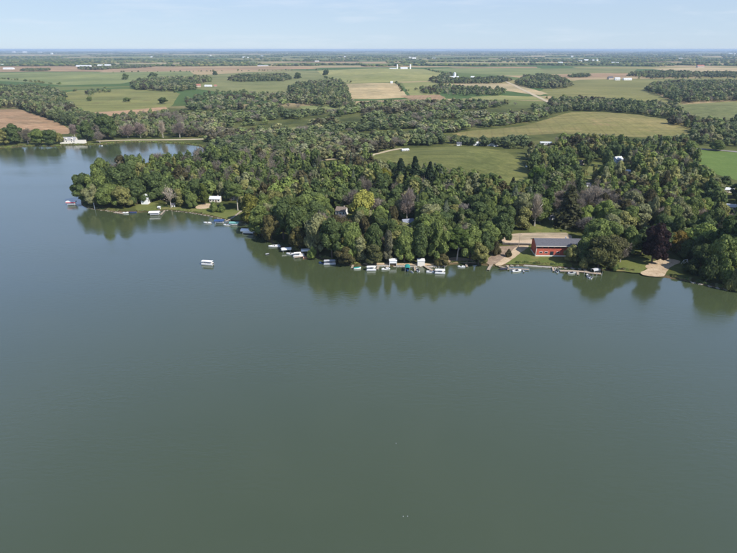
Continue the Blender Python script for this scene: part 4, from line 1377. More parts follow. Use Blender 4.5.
def horizon_woods():
    """Tree belts and woods out on the plain, to the edge of sight."""
    rg = random.Random(77)
    out = []
    for k in range(420):
        t = rg.random()
        y = 3900 * (41000 / 3900) ** (t ** 0.95)
        x = rg.uniform(-0.86, 0.86) * y
        u, v, _ = proj(x, y, G)
        if v > 66.5:
            continue
        ln = rg.uniform(120, 900) * (1 + y / 15000)
        wdt = rg.uniform(20, 130) * (1 + y / 12000)
        a = rg.gauss(0, 0.25)
        s = 20 * (1 + y / 16000)
        n = int(min(110, max(6, ln * wdt / (s * s) * 0.8)))
        for _ in range(n):
            p, q = rg.uniform(-0.5, 0.5) * ln, rg.uniform(-0.5, 0.5) * wdt
            xx, yy = x + p * math.cos(a) - q * math.sin(a), y + p * math.sin(a) + q * math.cos(a)
            g = rg.uniform(0.8, 1.2)
            out.append((xx, yy, rg.uniform(11, 19) * (1 + max(0, yy - 12000) / 22000), s * rg.uniform(0.5, 0.95), g))
    n = len(out)
    A = np.array(out)
    iv, jf = ICO1
    V = iv[None] * RNG.uniform(0.75, 1.2, (n, len(iv), 1))
    V = V * np.stack([A[:, 3], A[:, 3], A[:, 2] * 0.55], 1)[:, None, :] + np.stack([A[:, 0], A[:, 1], G + A[:, 2] * 0.45], 1)[:, None, :]
    F = jf[None] + (np.arange(n) * len(iv))[:, None, None]
    col = np.array([DKG, MDG, DKG, OLV])[RNG.integers(0, 4, n)] * A[:, 4:5] * 0.95
    T = np.concatenate([np.repeat(col, len(iv), 0), np.ones((n * len(iv), 1))], 1)
    me = np_mesh('far_woods', V.reshape(-1, 3), F.reshape(-1, 3), LEAF_MASS, T)
    tag(link('far_woods', me), 'countless hazy blue tree belts out to the horizon', None, None, 'stuff')


horizon_woods()


def far_fields():
    """Straight-edged fields on the plain between the farms and the horizon."""
    rg = random.Random(4)
    mats = [straw, pale, gf, pinks, olive, deepg, straw]
    y, row = 3750.0, 0
    while y < 15000:
        dy = y * rg.uniform(0.05, 0.09)
        x = -0.8 * y + rg.uniform(0, 300)
        while x < 0.8 * y:
            dx = rg.uniform(250, 1100) * (1 + y / 14000)
            if rg.random() < 0.55 and proj(x, y, G)[1] < 66:
                sk_ = rg.uniform(-40, 40)
                poly = [(x, y), (x + dx * 0.95, y + rg.uniform(-20, 20)), (x + dx * 0.95 + sk_, y + dy * 0.9), (x + sk_, y + dy * 0.9 + rg.uniform(-20, 20))]
                sheet('field', poly, G + 0.3, rg.choice(mats), None)
            x += dx
        y += dy
        row += 1


far_fields()
# ------------------------------------------------------------------ buildings
def house(name, label, cat, u, v, L, D, H, RH, wall, roof, rz=0.0, windows=3, door=True, chimney=False, group=None, rows=1, over=0.4, loc=None):
    """A gabled building; its long front faces the lake when rz is 0."""
    x, y = loc or P(u, v)
    t = thing(name, label, cat, (x, y, G), rz, group)
    a, b = L / 2, D / 2
    w = MB()
    w.add([(-a, -b, -0.3), (-a, b, -0.3), (-a, b, H), (-a, 0, H + RH), (-a, -b, H), (a, -b, -0.3), (a, b, -0.3), (a, b, H), (a, 0, H + RH), (a, -b, H)],
          [(0, 1, 2, 3, 4), (9, 8, 7, 6, 5), (0, 4, 9, 5), (1, 6, 7, 2)])
    w.build('wall', wall, t)
    rf = MB()
    k = RH / b
    for s in (-1, 1):
        yo, zo = s * (b + over), H - over * k
        ring = [(0, 0.0, H + RH + 0.02), (0, yo, zo + 0.02), (0, yo, zo + 0.24), (0, 0.0, H + RH + 0.26)]
        rf.loft([[(-a - over, p[1], p[2]) for p in ring], [(a + over, p[1], p[2]) for p in ring]])
    r = rf.build('roof', roof, t)
    if chimney:
        MB().box(a * 0.4, a * 0.4 + 0.8, -0.2, 0.5, H + RH * 0.6, H + RH + 1.0).build('chimney', STONE, r)
    hh = H / rows
    for q in range(rows):
        for i in range(windows):
            cx = -a + (i + 0.5) * L / windows
            if door and q == 0 and i == windows // 2:
                continue
            z0 = q * hh + hh * 0.38
            f = MB().box(cx - 0.65, cx + 0.65, -b - 0.06, -b + 0.02, z0, z0 + hh * 0.42).build('window', WHITE, t)
            MB().box(cx - 0.55, cx + 0.55, -b - 0.09, -b - 0.03, z0 + 0.1, z0 + hh * 0.42 - 0.1).build('pane', GLASS, f)
    for i, cy in enumerate((-0.25 * D, 0.25 * D)):
        if D > 6:
            for s in (-1, 1):
                xa, xb = (s * a - 0.02, s * a + s * 0.06)
                f = MB().box(min(xa, xb), max(xa, xb), cy - 0.6, cy + 0.6, H * 0.38, H * 0.8).build('window', WHITE, t)
                MB().box(s * a + s * 0.03 - 0.02, s * a + s * 0.07 + 0.02, cy - 0.5, cy + 0.5, H * 0.38 + 0.1, H * 0.8 - 0.1).build('pane', GLASS, f)
    if door:
        cx = -a + (windows // 2 + 0.5) * L / max(windows, 1)
        d = MB().box(cx - 0.5, cx + 0.5, -b - 0.07, -b + 0.02, 0.0, 2.1).build('door', plain('door_paint', (0.12, 0.08, 0.06, 1)), t)
        MB().box(cx + 0.32, cx + 0.4, -b - 0.14, -b - 0.06, 1.0, 1.1).build('handle', ALU, d)
    return t


def barn(label, u, v, L, D, H, RH, wall, roof, rz=0.0, group=None, name='barn', cat='barn'):
    return house(name, label, cat, u, v, L, D, H, RH, wall, roof, rz, max(2, int(L / 9)), False, False, group, 1, 0.5)


def silo(label, u, v, r, h, group=None):
    x, y = P(u, v)
    t = thing('silo', label, 'silo', (x, y, G), 0, group)
    MB().tube([(0, 0, -0.3), (0, 0, h)], [r, r], 16).build('drum', WHITE, t)
    MB().tube([(0, 0, h), (0, 0, h + r * 0.4), (0, 0, h + r * 0.75), (0, 0, h + r * 0.95)], [r * 1.02, r * 0.85, r * 0.5, r * 0.08], 16).build('dome', METALROOF, t, smooth=True)


# the red lakeside building
bx, by = P(559.5, 256.6)
RB = thing('lakeside_building', 'long red lakeside building with dark grey roof and white base', 'building', (bx, by + 5.5, G), R(-1.5))
EAVE = height_at(550, 245.4, by) - G
a, b = 15.0, 5.5
MB().add([(-a, -b, 0.9), (-a, b, 0.9), (-a, b, EAVE), (-a, 0, EAVE + 2.4), (-a, -b, EAVE), (a, -b, 0.9), (a, b, 0.9), (a, b, EAVE), (a, 0, EAVE + 2.4), (a, -b, EAVE)],
         [(0, 1, 2, 3, 4), (9, 8, 7, 6, 5), (0, 4, 9, 5), (1, 6, 7, 2), (0, 5, 6, 1)]).build('wall', REDWALL, RB)
MB().box(-a - 0.06, a + 0.06, -b - 0.06, b + 0.06, -0.4, 0.95).build('foundation', CREAM, RB)
rf = MB()
for s in (-1, 1):
    ring = [(0.0, EAVE + 2.43), (s * (b + 1.1), EAVE - 0.45), (s * (b + 1.1), EAVE - 0.2), (0.0, EAVE + 2.68)]
    rf.loft([[(-a - 0.7, p[0], p[1]) for p in ring], [(a + 0.7, p[0], p[1]) for p in ring]])
roof = rf.build('roof', SHINGLE, RB)
MB().box(4.2, 5.0, 0.6, 1.4, EAVE + 1.2, EAVE + 3.3).build('vent', ALU, roof)
for i in range(8):
    cx = -a + 1.6 + i * 3.8
    if cx > a - 1:
        break
    f = MB().box(cx - 1.55, cx + 1.55, -b - 0.08, -b + 0.05, EAVE - 1.75, EAVE - 0.75).build('window', DARK, RB)
    MB().box(cx - 1.45, cx + 1.45, -b - 0.12, -b - 0.04, EAVE - 1.67, EAVE - 0.83).build('pane', GLASS, f)
for i, (cx, wd, z0, z1) in enumerate([(-11.9, 1.0, 2.3, 3.3), (-8.6, 1.0, 2.3, 3.3), (-1.2, 1.0, 2.3, 3.3), (4.5, 1.0, 2.3, 3.3), (9.0, 1.0, 2.3, 3.3)]):
    f = MB().box(cx - wd, cx + wd, -b - 0.08, -b + 0.05, z0, z1).build('window', WHITE, RB)
    MB().box(cx - wd + 0.14, cx + wd - 0.14, -b - 0.12, -b - 0.04, z0 + 0.12, z1 - 0.12).build('pane', GLASS, f)
MB().box(-a - 0.72, a + 0.72, -b - 1.16, -b - 1.1, EAVE - 0.52, EAVE - 0.16).build('fascia', CREAM, roof)
for cx in (-a, a - 0.24):
    MB().box(cx - 0.03, cx + 0.27, -b - 0.05, -b + 0.2, 0.96, EAVE - 0.1).build('corner_board', CREAM, RB)
d = MB().box(-6.1, -4.0, -b - 0.08, -b + 0.05, 0.96, 3.4).build('door', DARK, RB)
MB().box(-5.95, -4.15, -b - 0.12, -b - 0.04, 1.6, 3.2).build('pane', GLASS, d)

# low wall by the gravel lot and a pole
p0, p1 = P(502.5, 244.6), P(530, 245.3)
ln, an = math.dist(p0, p1), math.atan2(p1[1] - p0[1], p1[0] - p0[0])
RW = thing('retaining_wall', 'low dark retaining wall below the gravel car park', 'wall', (p0[0], p0[1], G), an)
MB().box(0, ln, -0.25, 0.25, -0.2, 1.25).build('wall_body', plain('dark_stone', (0.07, 0.06, 0.055, 1), 0.95, 0.3), RW)
MB().box(-0.1, ln + 0.1, -0.33, 0.33, 1.252, 1.4).build('coping', STONE, RW)
x, y = P(518.5, 247)
UP = thing('utility_pole', 'slim wooden utility pole in front of the gravel car park', 'pole', (x, y, G))
MB().tube([(0, 0, -0.3), (0, 0, 9.5)], [0.17, 0.12], 8).build('post', WOOD, UP)
MB().box(-1.1, 1.1, -0.07, 0.07, 8.7, 8.9).build('crossarm', WOOD, UP)
for s in (-0.9, 0, 0.9):
    MB().tube([(s, 0, 8.88), (s, 0, 9.1)], [0.06, 0.05], 6).build('insulator', GREYF, UP)
x, y = P(94.8, 208.4)
WP = thing('post', 'slim white post standing on the bank at the point', 'post', (x, y, G - 0.2))
MB().tube([(0, 0, -0.3), (0, 0, 4.6)], [0.24, 0.2], 8).build('shaft', WHITE, WP)
MB().tube([(0, 0, 4.6), (0, 0, 4.8), (0, 0, 5.0)], [0.32, 0.3, 0.05], 8).build('cap', GREYF, WP)

# houses among the trees
house('house', 'white gabled house at the point with its gable to the lake', 'house', 146.5, 203.2, 7.4, 5.6, 5.0, 2.6, WHITE, METALROOF, R(90), 2, True)
house('house', 'long white house with grey roof above the waterside lawn', 'house', 216, 201.4, 9, 6, 2.9, 1.6, CREAM, METALROOF, R(-4), 4, True, True)
house('shed', 'small white shed beside the pale dead tree', 'shed', 174, 206.6, 2.6, 2.2, 2.1, 0.8, WHITE, SHINGLE, 0, 1, True)
house('shed', 'tiny white shed on the lawn above the white canopied pontoon', 'shed', 159.5, 209.0, 1.6, 1.4, 1.7, 0.5, WHITE, METALROOF, 0, 1, True)
house('cottage', 'small tan roofed cottage buried in trees above the walkway', 'cottage', 233, 199.5, 5, 5, 2.8, 1.8, CREAM, SHINGLE2, R(30), 2, True)
house('cottage', 'small white cottage with brown roof in the middle of the wood', 'cottage', 342, 214.5, 8, 7, 4.0, 2.2, WHITE, SHINGLE2, R(-18), 3, True, True)
house('cottage', 'grey blue roofed cottage half hidden right of the mauve bare tree', 'cottage', 407.5, 225, 8, 6, 2.8, 1.8, WHITE, plain('slate_blue_roof', (0.22, 0.24, 0.30, 1)), R(14), 3, True)
house('house', 'white and pale blue house with porch in the right hand wood', 'house', 617, 162.6, 9, 7, 4.4, 2.4, BLUEWALL, METALROOF, R(20), 3, True, False, None, 2)
house('garage', 'small white garage on the grass below the blue house', 'garage', 627, 173.2, 5, 4.5, 2.5, 1.0, WHITE, METALROOF, R(-10), 2, True)
house('house', 'tan house with brown roof at the wood edge', 'house', 580, 164.5, 6.5, 5, 2.8, 1.6, TANWALL, SHINGLE2, R(25), 3, True)
house('house', 'small white house at the right corner of the hill pasture', 'house', 529, 167, 6, 4.5, 2.8, 1.4, WHITE, SHINGLE, R(35), 2, True)
house('shed', 'pale shed just inside the trees left of the grass strip', 'shed', 588, 186.5, 4, 3, 2.4, 1.0, WHITE, SHINGLE, 0, 1, True)
house('shed', 'pale blue shed behind the gravel car park', 'shed', 555.5, 219, 4.6, 3.6, 3.2, 1.2, BLUEWALL, METALROOF, R(8), 1, True)
house('shed', 'small white shed behind the gravel car park', 'shed', 550.5, 219.6, 2.6, 2.4, 2.6, 1.0, WHITE, SHINGLE, 0, 1, True)
house('house', 'pink house with pale roof at the frame edge', 'house', 728.5, 209.6, 8.5, 6, 3.0, 1.6, TANWALL, METALROOF, R(-16), 3, True)
house('house', 'low house with white roof below the bright meadow', 'house', 726, 192, 10, 6, 2.8, 1.2, CREAM, METALROOF, R(-6), 3, True)
house('cottage', 'pale cottage glimpsed left above the purple tree', 'cottage', 641.5, 237.5, 7, 5, 2.8, 1.6, CREAM, SHINGLE, R(12), 3, True)
house('shed', 'white shed glimpsed in the trees above the silvery tree', 'shed', 370, 250, 2.6, 2.4, 2.6, 0.9, WHITE, SHINGLE, R(20), 1, True)
house('building', 'long white low building behind the trees right of the pasture', 'building', 545.5, 144.6, 15, 6, 2.8, 0.9, WHITE, METALROOF, R(-4), 5, True)
house('shed', 'long pale shed on the lane behind the hill pasture', 'shed', 405, 151.6, 9, 5, 2.4, 1.0, CREAM, METALROOF, R(18), 4, True)
for k, (u, v, L, lab) in enumerate([(459, 145.6, 6, 'leftmost'), (475.5, 145.2, 6.5, 'second'), (481.5, 145.3, 5, 'third'), (489, 145.6, 6, 'fourth'), (495, 146.2, 6, 'last')]):
    house('house', lab + ' of the small white houses in a row along the pasture top', 'house', u, v, L, 6, 3.0, 1.6, WHITE, METALROOF if k % 2 else SHINGLE, R(-8 + 5 * k), 2, True, False, 'small white houses along the pasture top')

# the lake house on the far shore
LH = house('lake_house', 'cream white lake house with grey roof, dormers and terrace on the far shore', 'house', 71, 142.6, 17, 9, 4.2, 3.4, CREAM, plain('weathered_roof', (0.30, 0.30, 0.31, 1), 0.9, 0.2), R(3), 5, True, True)
for cx in (-3.8, 3.8):
    d = MB().add([(cx - 1.5, -4.3, 4.3), (cx + 1.5, -4.3, 4.3), (cx + 1.5, -4.3, 5.7), (cx, -4.3, 6.5), (cx - 1.5, -4.3, 5.7), (cx - 1.5, -1.6, 5.7), (cx, -1.0, 6.5), (cx + 1.5, -1.6, 5.7), (cx - 1.5, -2.6, 4.3), (cx + 1.5, -2.6, 4.3)],
                 [(0, 1, 2, 3, 4), (0, 4, 5, 8), (1, 9, 7, 2), (4, 3, 6, 5), (3, 2, 7, 6)]).build('dormer', CREAM, LH)
    MB().box(cx - 0.8, cx + 0.8, -4.38, -4.26, 4.6, 5.6).build('pane', GLASS, d)
MB().box(-10, 24, -10, -5.3, -0.6, 1.9).build('terrace', CREAM, LH)
MB().box(9.6, 23.6, -9.4, -4.6, 1.904, 4.4).build('boat_garage', CREAM, LH)

# the farms
barn('long white barn left end of the row on the pink field', 84, 66.9, 108, 26, 7, 5, WHITE, METALROOF, R(-2))
barn('middle white barn among dark trees on the pink field', 100.5, 66.6, 34, 22, 8, 6, WHITE, METALROOF, R(8))
barn('white barn right end of the row on the pink field', 108, 66.6, 46, 26, 8, 7, WHITE, METALROOF, R(-4))
barn('low white barn at the left frame edge on the plain', 9, 69.4, 62, 24, 7, 4, WHITE, METALROOF, R(3))
barn('small white farm house behind the low barn at the left edge', 2, 66.4, 30, 20, 8, 7, WHITE, METALROOF, 0, None, 'farm_house', 'house')
silo('pale silo at the left frame edge on the plain', -1, 67.6, 5, 18)
barn('tiny pale farm house alone on the pink field', 56, 64.6, 26, 14, 7, 5, CREAM, SHINGLE2, 0, None, 'farm_house', 'house')
barn('red roofed farm house left of the low white shed', 198.5, 87.2, 15, 11, 6, 4, TANWALL, REDROOF, R(20), None, 'farm_house', 'house')
barn('low white shed of the small red roofed farm', 208.5, 87.0, 24, 12, 4, 2.6, WHITE, METALROOF, R(-3))
barn('little red roofed outhouse right of the low white shed', 215.6, 87.0, 9, 8, 4, 3, TANWALL, REDROOF, R(10), None, 'shed', 'shed')
barn('big white barn of the white farm beside the silo', 453.5, 79.9, 44, 20, 8, 6, WHITE, METALROOF, R(-8))
barn('tall white farm house of the white farm left of the big barn', 447.6, 79.0, 14, 12, 11, 6, WHITE, METALROOF, R(80), None, 'farm_house', 'house')
barn('small white shed right of the white farm among trees', 472.5, 78.2, 18, 10, 5, 3, WHITE, METALROOF, R(6), None, 'shed', 'shed')
silo('white silo towering over the white farm', 454.4, 78.6, 6.5, 20)
barn('white barn alone on the far hay field', 404, 69.3, 46, 22, 7, 5, WHITE, METALROOF, R(4))
barn('low white shed left of the barn on the far hay field', 393, 69.5, 44, 16, 5, 3, WHITE, METALROOF, 0, None, 'shed', 'shed')
silo('thin white silo left of the barn on the far hay field', 397.2, 69.1, 5, 25)
silo('thin white silo right of the barn on the far hay field', 410.2, 69.1, 5, 25)
barn('dark roofed barn beside the pale barn on the olive field', 610, 79.5, 22, 14, 7, 5, TANWALL, SHINGLE, R(12))
barn('pale barn with white roof on the olive field', 617, 80.3, 20, 15, 6, 5, WHITE, METALROOF, R(-6))
barn('long white shed right of the pale barn on the olive field', 627, 80.2, 34, 14, 5, 3.6, WHITE, METALROOF, R(3), None, 'shed', 'shed')
barn('reddish barn on the edge of the straw field', 700, 67.6, 50, 20, 10, 8, TANWALL, REDROOF, R(5))
barn('pale low barn on the brown strip beyond the long dark copse', 263, 66.6, 80, 24, 6, 3, TANWALL, METALROOF, R(2))
barn('white cottage on the stubble edge', 391.5, 83.4, 9, 7, 4, 3, WHITE, METALROOF, R(10), None, 'cottage', 'cottage')
FARB = 'far white buildings on the hazy plain'
rgb = random.Random(31)
for k, (u, v) in enumerate([(309.5, 61.6), (313.5, 61.4), (317, 61.8), (300, 61.4), (244, 57.8), (248, 57.8), (210, 56.2), (262, 57.4), (152, 57.6), (586, 60.8), (593, 61.2), (597, 61), (580, 61.4), (613, 63.2), (617, 63.2),
                            (410, 58), (414, 59), (434, 59.4), (572, 57.2), (655, 55.4), (505, 59), (345, 57.6), (25, 52.8), (14, 52.6), (40, 53), (52, 54.4), (700, 56), (560, 63.4), (680, 59), (730, 54.4)]):
    x, y = P(u, v)
    s = max(0.7, y / 9000)
    t = thing('far_building', 'far white building, a bright speck on the hazy plain', 'building', (x, y, G), rgb.uniform(-0.3, 0.3), FARB)
    L, D, H = rgb.uniform(26, 70) * s, 22 * s, rgb.uniform(8, 17) * min(s, 2.0)
    w = MB().add([(-L / 2, -D / 2, -1), (-L / 2, D / 2, -1), (-L / 2, D / 2, H), (-L / 2, 0, H * 1.4), (-L / 2, -D / 2, H), (L / 2, -D / 2, -1), (L / 2, D / 2, -1), (L / 2, D / 2, H), (L / 2, 0, H * 1.4), (L / 2, -D / 2, H)],
                 [(0, 1, 2, 3, 4), (9, 8, 7, 6, 5), (0, 4, 9, 5), (1, 6, 7, 2)]).build('wall', WHITE, t)
    MB().add([(-L / 2 - 1, -D / 2 - 1, H + 0.3), (L / 2 + 1, -D / 2 - 1, H + 0.3), (L / 2 + 1, 0, H * 1.4 + 0.8), (-L / 2 - 1, 0, H * 1.4 + 0.8), (-L / 2 - 1, D / 2 + 1, H + 0.3), (L / 2 + 1, D / 2 + 1, H + 0.3)],
             [(0, 1, 2, 3), (3, 2, 5, 4)]).build('roof', METALROOF, t)
# water tower out on the plain, right
x, y = P(734, 56.4)
WT = thing('water_tower', 'pale water tower on the hazy horizon at the frame edge', 'tower', (x, y, G))
MB().tube([(0, 0, 0), (0, 0, 26), (0, 0, 34)], [4, 4, 7], 12).build('shaft', WHITE, WT)
MB().tube([(0, 0, 33), (0, 0, 38), (0, 0, 46), (0, 0, 51), (0, 0, 53)], [6, 15, 16, 9, 1], 16).build('tank', WHITE, WT, smooth=True)

# the two white boathouses
for u, lab, w in ((393, 'left white boathouse with open dark front', 4.4), (421, 'right white boathouse on the middle shore', 4.2)):
    x, y = P(u, 265.2)
    t = thing('boathouse', lab, 'boathouse', (x, y + 1.2, 0.3))
    h = 3.3
    for s in (-1, 1):
        MB().box(min(s * w / 2, s * (w / 2 - 0.25)), max(s * w / 2, s * (w / 2 - 0.25)), -1.8, 1.8, -0.6, h).build('side_wall', WHITE, t)
    MB().box(-w / 2 + 0.255, w / 2 - 0.255, 1.55, 1.8, -0.6, h).build('back_wall', WHITE, t)
    MB().box(-w / 2 - 0.2, w / 2 + 0.2, -2.05, 2.05, h + 0.004, h + 0.3).build('roof', WHITE, t)
    if 'open' in lab:
        MB().box(-w / 2 + 0.255, w / 2 - 0.255, -1.75, -1.6, 1.9, h).build('lintel', WHITE, t)
    else:
        d = MB().box(-w / 2 + 0.255, w / 2 - 0.255, -1.75, -1.6, -0.3, h).build('door', CREAM, t)
        MB().box(-0.3, 0.3, -1.81, -1.75, 1.3, 1.4).build('handle', ALU, d)

# A-shaped white frame by the beach
x, y = P(684.5, 264.4)
AF = thing('swing_frame', 'white A shaped frame beside the sandy beach', 'frame', (x, y, G), R(20))
for s in (-1.6, 1.6):
    for q in (-1, 1):
        MB().tube([(s, q * 1.1, -0.1), (s, 0, 3.0)], [0.09, 0.09], 6).build('leg', WHITE, AF)
MB().tube([(-1.75, 0, 3.05), (1.75, 0, 3.05)], [0.09, 0.09], 6).build('crossbar', WHITE, AF)


# ------------------------------------------------------------------ boats, lifts and docks
def hull_rings(L, W, H):
    rings = []
    for k, (t, wf, zk) in enumerate([(0, 0.86, 0.0), (0.15, 0.97, 0.0), (0.4, 1.0, 0.0), (0.65, 0.86, 0.04), (0.85, 0.5, 0.16), (0.96, 0.18, 0.3), (1.0, 0.03, 0.42)]):
        x = (t - 0.5) * L
        w = W / 2 * wf
        top = H * (1.0 + 0.28 * t * t)
        rings.append([(x, -w, top), (x, -w * 0.94, H * 0.45 + zk * H * 0.5), (x, -w * 0.55, zk * H), (x, 0, zk * H - 0.08), (x, w * 0.55, zk * H), (x, w * 0.94, H * 0.45 + zk * H * 0.5), (x, w, top)])
    return rings


def motor(t, x, z):
    m = MB().box(x - 0.42, x - 0.02, -0.22, 0.22, z + 0.35, z + 0.95).build('motor', RUBBER, t)
    MB().box(x - 0.3, x - 0.14, -0.07, 0.07, z - 0.6, z + 0.35).build('leg', ALU, m)


def runabout(label, u, v, L=5.6, rz=0.0, hull=None, z=0.0, cover=None, group='small boats along the shore'):
    """A small motor boat: flared hull, decked bow, windscreen, seats, outboard. Bow towards local +x."""
    x, y = P(u, v, 0.0)
    t = thing('motor_boat', label, 'boat', (x, y, z - 0.22), rz, group)
    W, H = L * 0.37, 0.95
    r = hull_rings(L, W, H)
    m = MB()
    m.loft(r, close=False, capa=False, capb=True)
    m.f.append(tuple(range(7))[::-1])
    m.build('hull', hull or WHITE, t, smooth=False)
    dk = MB()
    pts = [(p[0][0], p[0][1], p[0][2]) for p in r[3:]] + [(p[6][0], p[6][1], p[6][2]) for p in reversed(r[3:])]
    dk.add([(a_, b_ * 0.985, c_ - 0.02) for a_, b_, c_ in pts], [tuple(range(len(pts)))])
    dk.build('foredeck', hull or WHITE, t)
    fl = [(p[0][0], p[0][1] * 0.9, 0.42) for p in r[:4]] + [(p[6][0], p[6][1] * 0.9, 0.42) for p in reversed(r[:4])]
    MB().add(fl, [tuple(range(8))]).build('floor', GREYF, t)
    if cover:
        cv = MB()
        cv.loft([[(p[0][0] + 0.02, p[0][1] * 1.02, p[0][2] + 0.03), (p[0][0] + 0.02, 0.0, p[0][2] + 0.34), (p[6][0] + 0.02, p[6][1] * 1.02, p[6][2] + 0.03)] for p in r[:6]], close=False, capa=False, capb=False)
        cv.build('cover', cover, t)
    else:
        x0 = r[3][0][0]
        MB().add([(x0, -W * 0.38, H * 1.1), (x0 + 0.1, W * 0.0, H * 1.1), (x0, W * 0.38, H * 1.1), (x0 - 0.35, W * 0.34, H + 0.62), (x0 - 0.3, 0, H + 0.66), (x0 - 0.35, -W * 0.34, H + 0.62)],
                 [(0, 1, 4, 5), (1, 2, 3, 4)]).build('windscreen', GLASS, t)
        for s in (-1, 1):
            q = MB().box(-0.25, 0.35, s * W * 0.22 - 0.28, s * W * 0.22 + 0.28, 0.42, 0.85).box(-0.35, -0.2, s * W * 0.22 - 0.28, s * W * 0.22 + 0.28, 0.852, 1.3)
            q.build('seat', DARK, t)
        MB().box(-L * 0.45, -L * 0.36, -W * 0.36, W * 0.36, 0.42, 0.9).build('bench', GREYF, t)
    motor(t, -L / 2, 0.35)
    return t


def pontoon(label, u, v, L=7.4, rz=0.0, canopy=None, z=0.0, trim=None, full=False, group='pontoon boats along the shore'):
    """A pontoon boat: two floats, deck, railed sides, seats, console, canopy on poles."""
    x, y = P(u, v, 0.0)
    t = thing('pontoon_boat', label, 'boat', (x, y, z - 0.12), rz, group)
    W = 2.5
    for s in (-0.85, 0.85):
        MB().tube([(-L / 2, s, 0.3), (-L / 2 + 0.05, s, 0.3), (L / 2 - 0.7, s, 0.3), (L / 2 - 0.1, s, 0.42)], [0.28, 0.31, 0.31, 0.06], 10).build('float', ALU, t, smooth=True)
    MB().box(-L / 2 + 0.1, L / 2 - 0.3, -W / 2, W / 2, 0.6, 0.72).build('deck', GREYF, t)
    tm = trim or WHITE
    for s in (-1, 1):
        MB().box(-L / 2 + 0.3, L / 2 - 0.6, min(s * W / 2, s * (W / 2 - 0.06)), max(s * W / 2, s * (W / 2 - 0.06)), 0.724, 1.4).build('side_panel', tm, t)
        MB().box(-L / 2 + 0.4, -L / 2 + 2.2, min(s * (W / 2 - 0.08), s * (W / 2 - 0.7)), max(s * (W / 2 - 0.08), s * (W / 2 - 0.7)), 0.724, 1.18).build('seat', CREAM, t)
        MB().box(L / 2 - 2.4, L / 2 - 0.7, min(s * (W / 2 - 0.08), s * (W / 2 - 0.7)), max(s * (W / 2 - 0.08), s * (W / 2 - 0.7)), 0.724, 1.18).build('seat', CREAM, t)
    MB().box(L / 2 - 0.62, L / 2 - 0.56, -W / 2 + 0.065, W / 2 - 0.065, 0.724, 1.4).build('front_panel', tm, t)
    c = MB().box(-0.1, 0.45, 0.3, 1.0, 0.724, 1.65).build('console', GREYF, t)
    MB().tube([(-0.14, 0.65, 1.5), (-0.2, 0.65, 1.56)], [0.2, 0.2], 10).build('wheel', RUBBER, c)
    if canopy:
        x0, x1 = (-L / 2 + 0.2, L / 2 - 0.5) if full else (-L / 2 + 0.5, L * 0.18)
        rings = []
        for xx, dz in ((x0, -0.12), (x0 + 0.3, 0), ((x0 + x1) / 2, 0.05), (x1 - 0.3, 0), (x1, -0.12)):
            rings.append([(xx, -W / 2 - 0.05, 2.55 + dz), (xx, -W / 4, 2.78 + dz), (xx, 0, 2.84 + dz), (xx, W / 4, 2.78 + dz), (xx, W / 2 + 0.05, 2.55 + dz), (xx, W / 4, 2.72 + dz), (xx, 0, 2.78 + dz), (xx, -W / 4, 2.72 + dz)])
        MB().loft(rings).build('canopy', canopy, t)
        for s in (-1, 1):
            for xx in (x0 + 0.3, x1 - 0.3):
                MB().tube([((x0 + x1) / 2 + (xx - (x0 + x1) / 2) * 0.4, s * (W / 2 - 0.03), 1.38), (xx, s * (W / 2 - 0.02), 2.6)], [0.03, 0.03], 5).build('pole', ALU, t)
    motor(t, -L / 2 + 0.15, 0.45)
    return t


def boat_lift(label, u, v, L=7.6, W=3.4, rz=0.0, canopy=WHITE, top=3.6, skirt=0.55, group='covered boat lifts', stripe=None):
    x, y = P(u, v, 0.0)
    t = thing('boat_lift', label, 'boat lift', (x, y, -0.9), rz, group)
    for sx in (-1, 1):
        for sy in (-1, 1):
            MB().tube([(sx * L * 0.36, sy * W * 0.46, 0), (sx * L * 0.36, sy * W * 0.46, top + 0.5)], [0.08, 0.07], 6).build('post', ALU, t)
    for sx in (-1, 1):
        MB().box(sx * L * 0.36 - 0.06, sx * L * 0.36 + 0.06, -W * 0.44, W * 0.44, 0.72, 0.86).build('beam', ALU, t)
    if canopy is not None:
        rings = []
        for xx in (-L / 2, -L / 4, 0, L / 4, L / 2):
            ou = [(xx, W / 2 * math.cos(math.pi * k / 6) * (1.0), top + 0.35 + 0.75 * math.sin(math.pi * k / 6)) for k in range(7)]
            rings.append([(xx, W / 2, top + 0.35 - skirt)] + ou + [(xx, -W / 2, top + 0.35 - skirt)] + [(p[0], p[1] * 0.97, p[2] - 0.05) for p in reversed(ou)])
        cv = MB().loft(rings).build('canopy', canopy, t)
        if stripe is not None:
            for s in (-1, 1):
                MB().box(-L / 2 - 0.02, L / 2 + 0.02, s * (W / 2 + 0.03) - 0.02, s * (W / 2 + 0.03) + 0.02, top + 0.35 - skirt, top + 0.35).build('valance', stripe, cv)
    return t


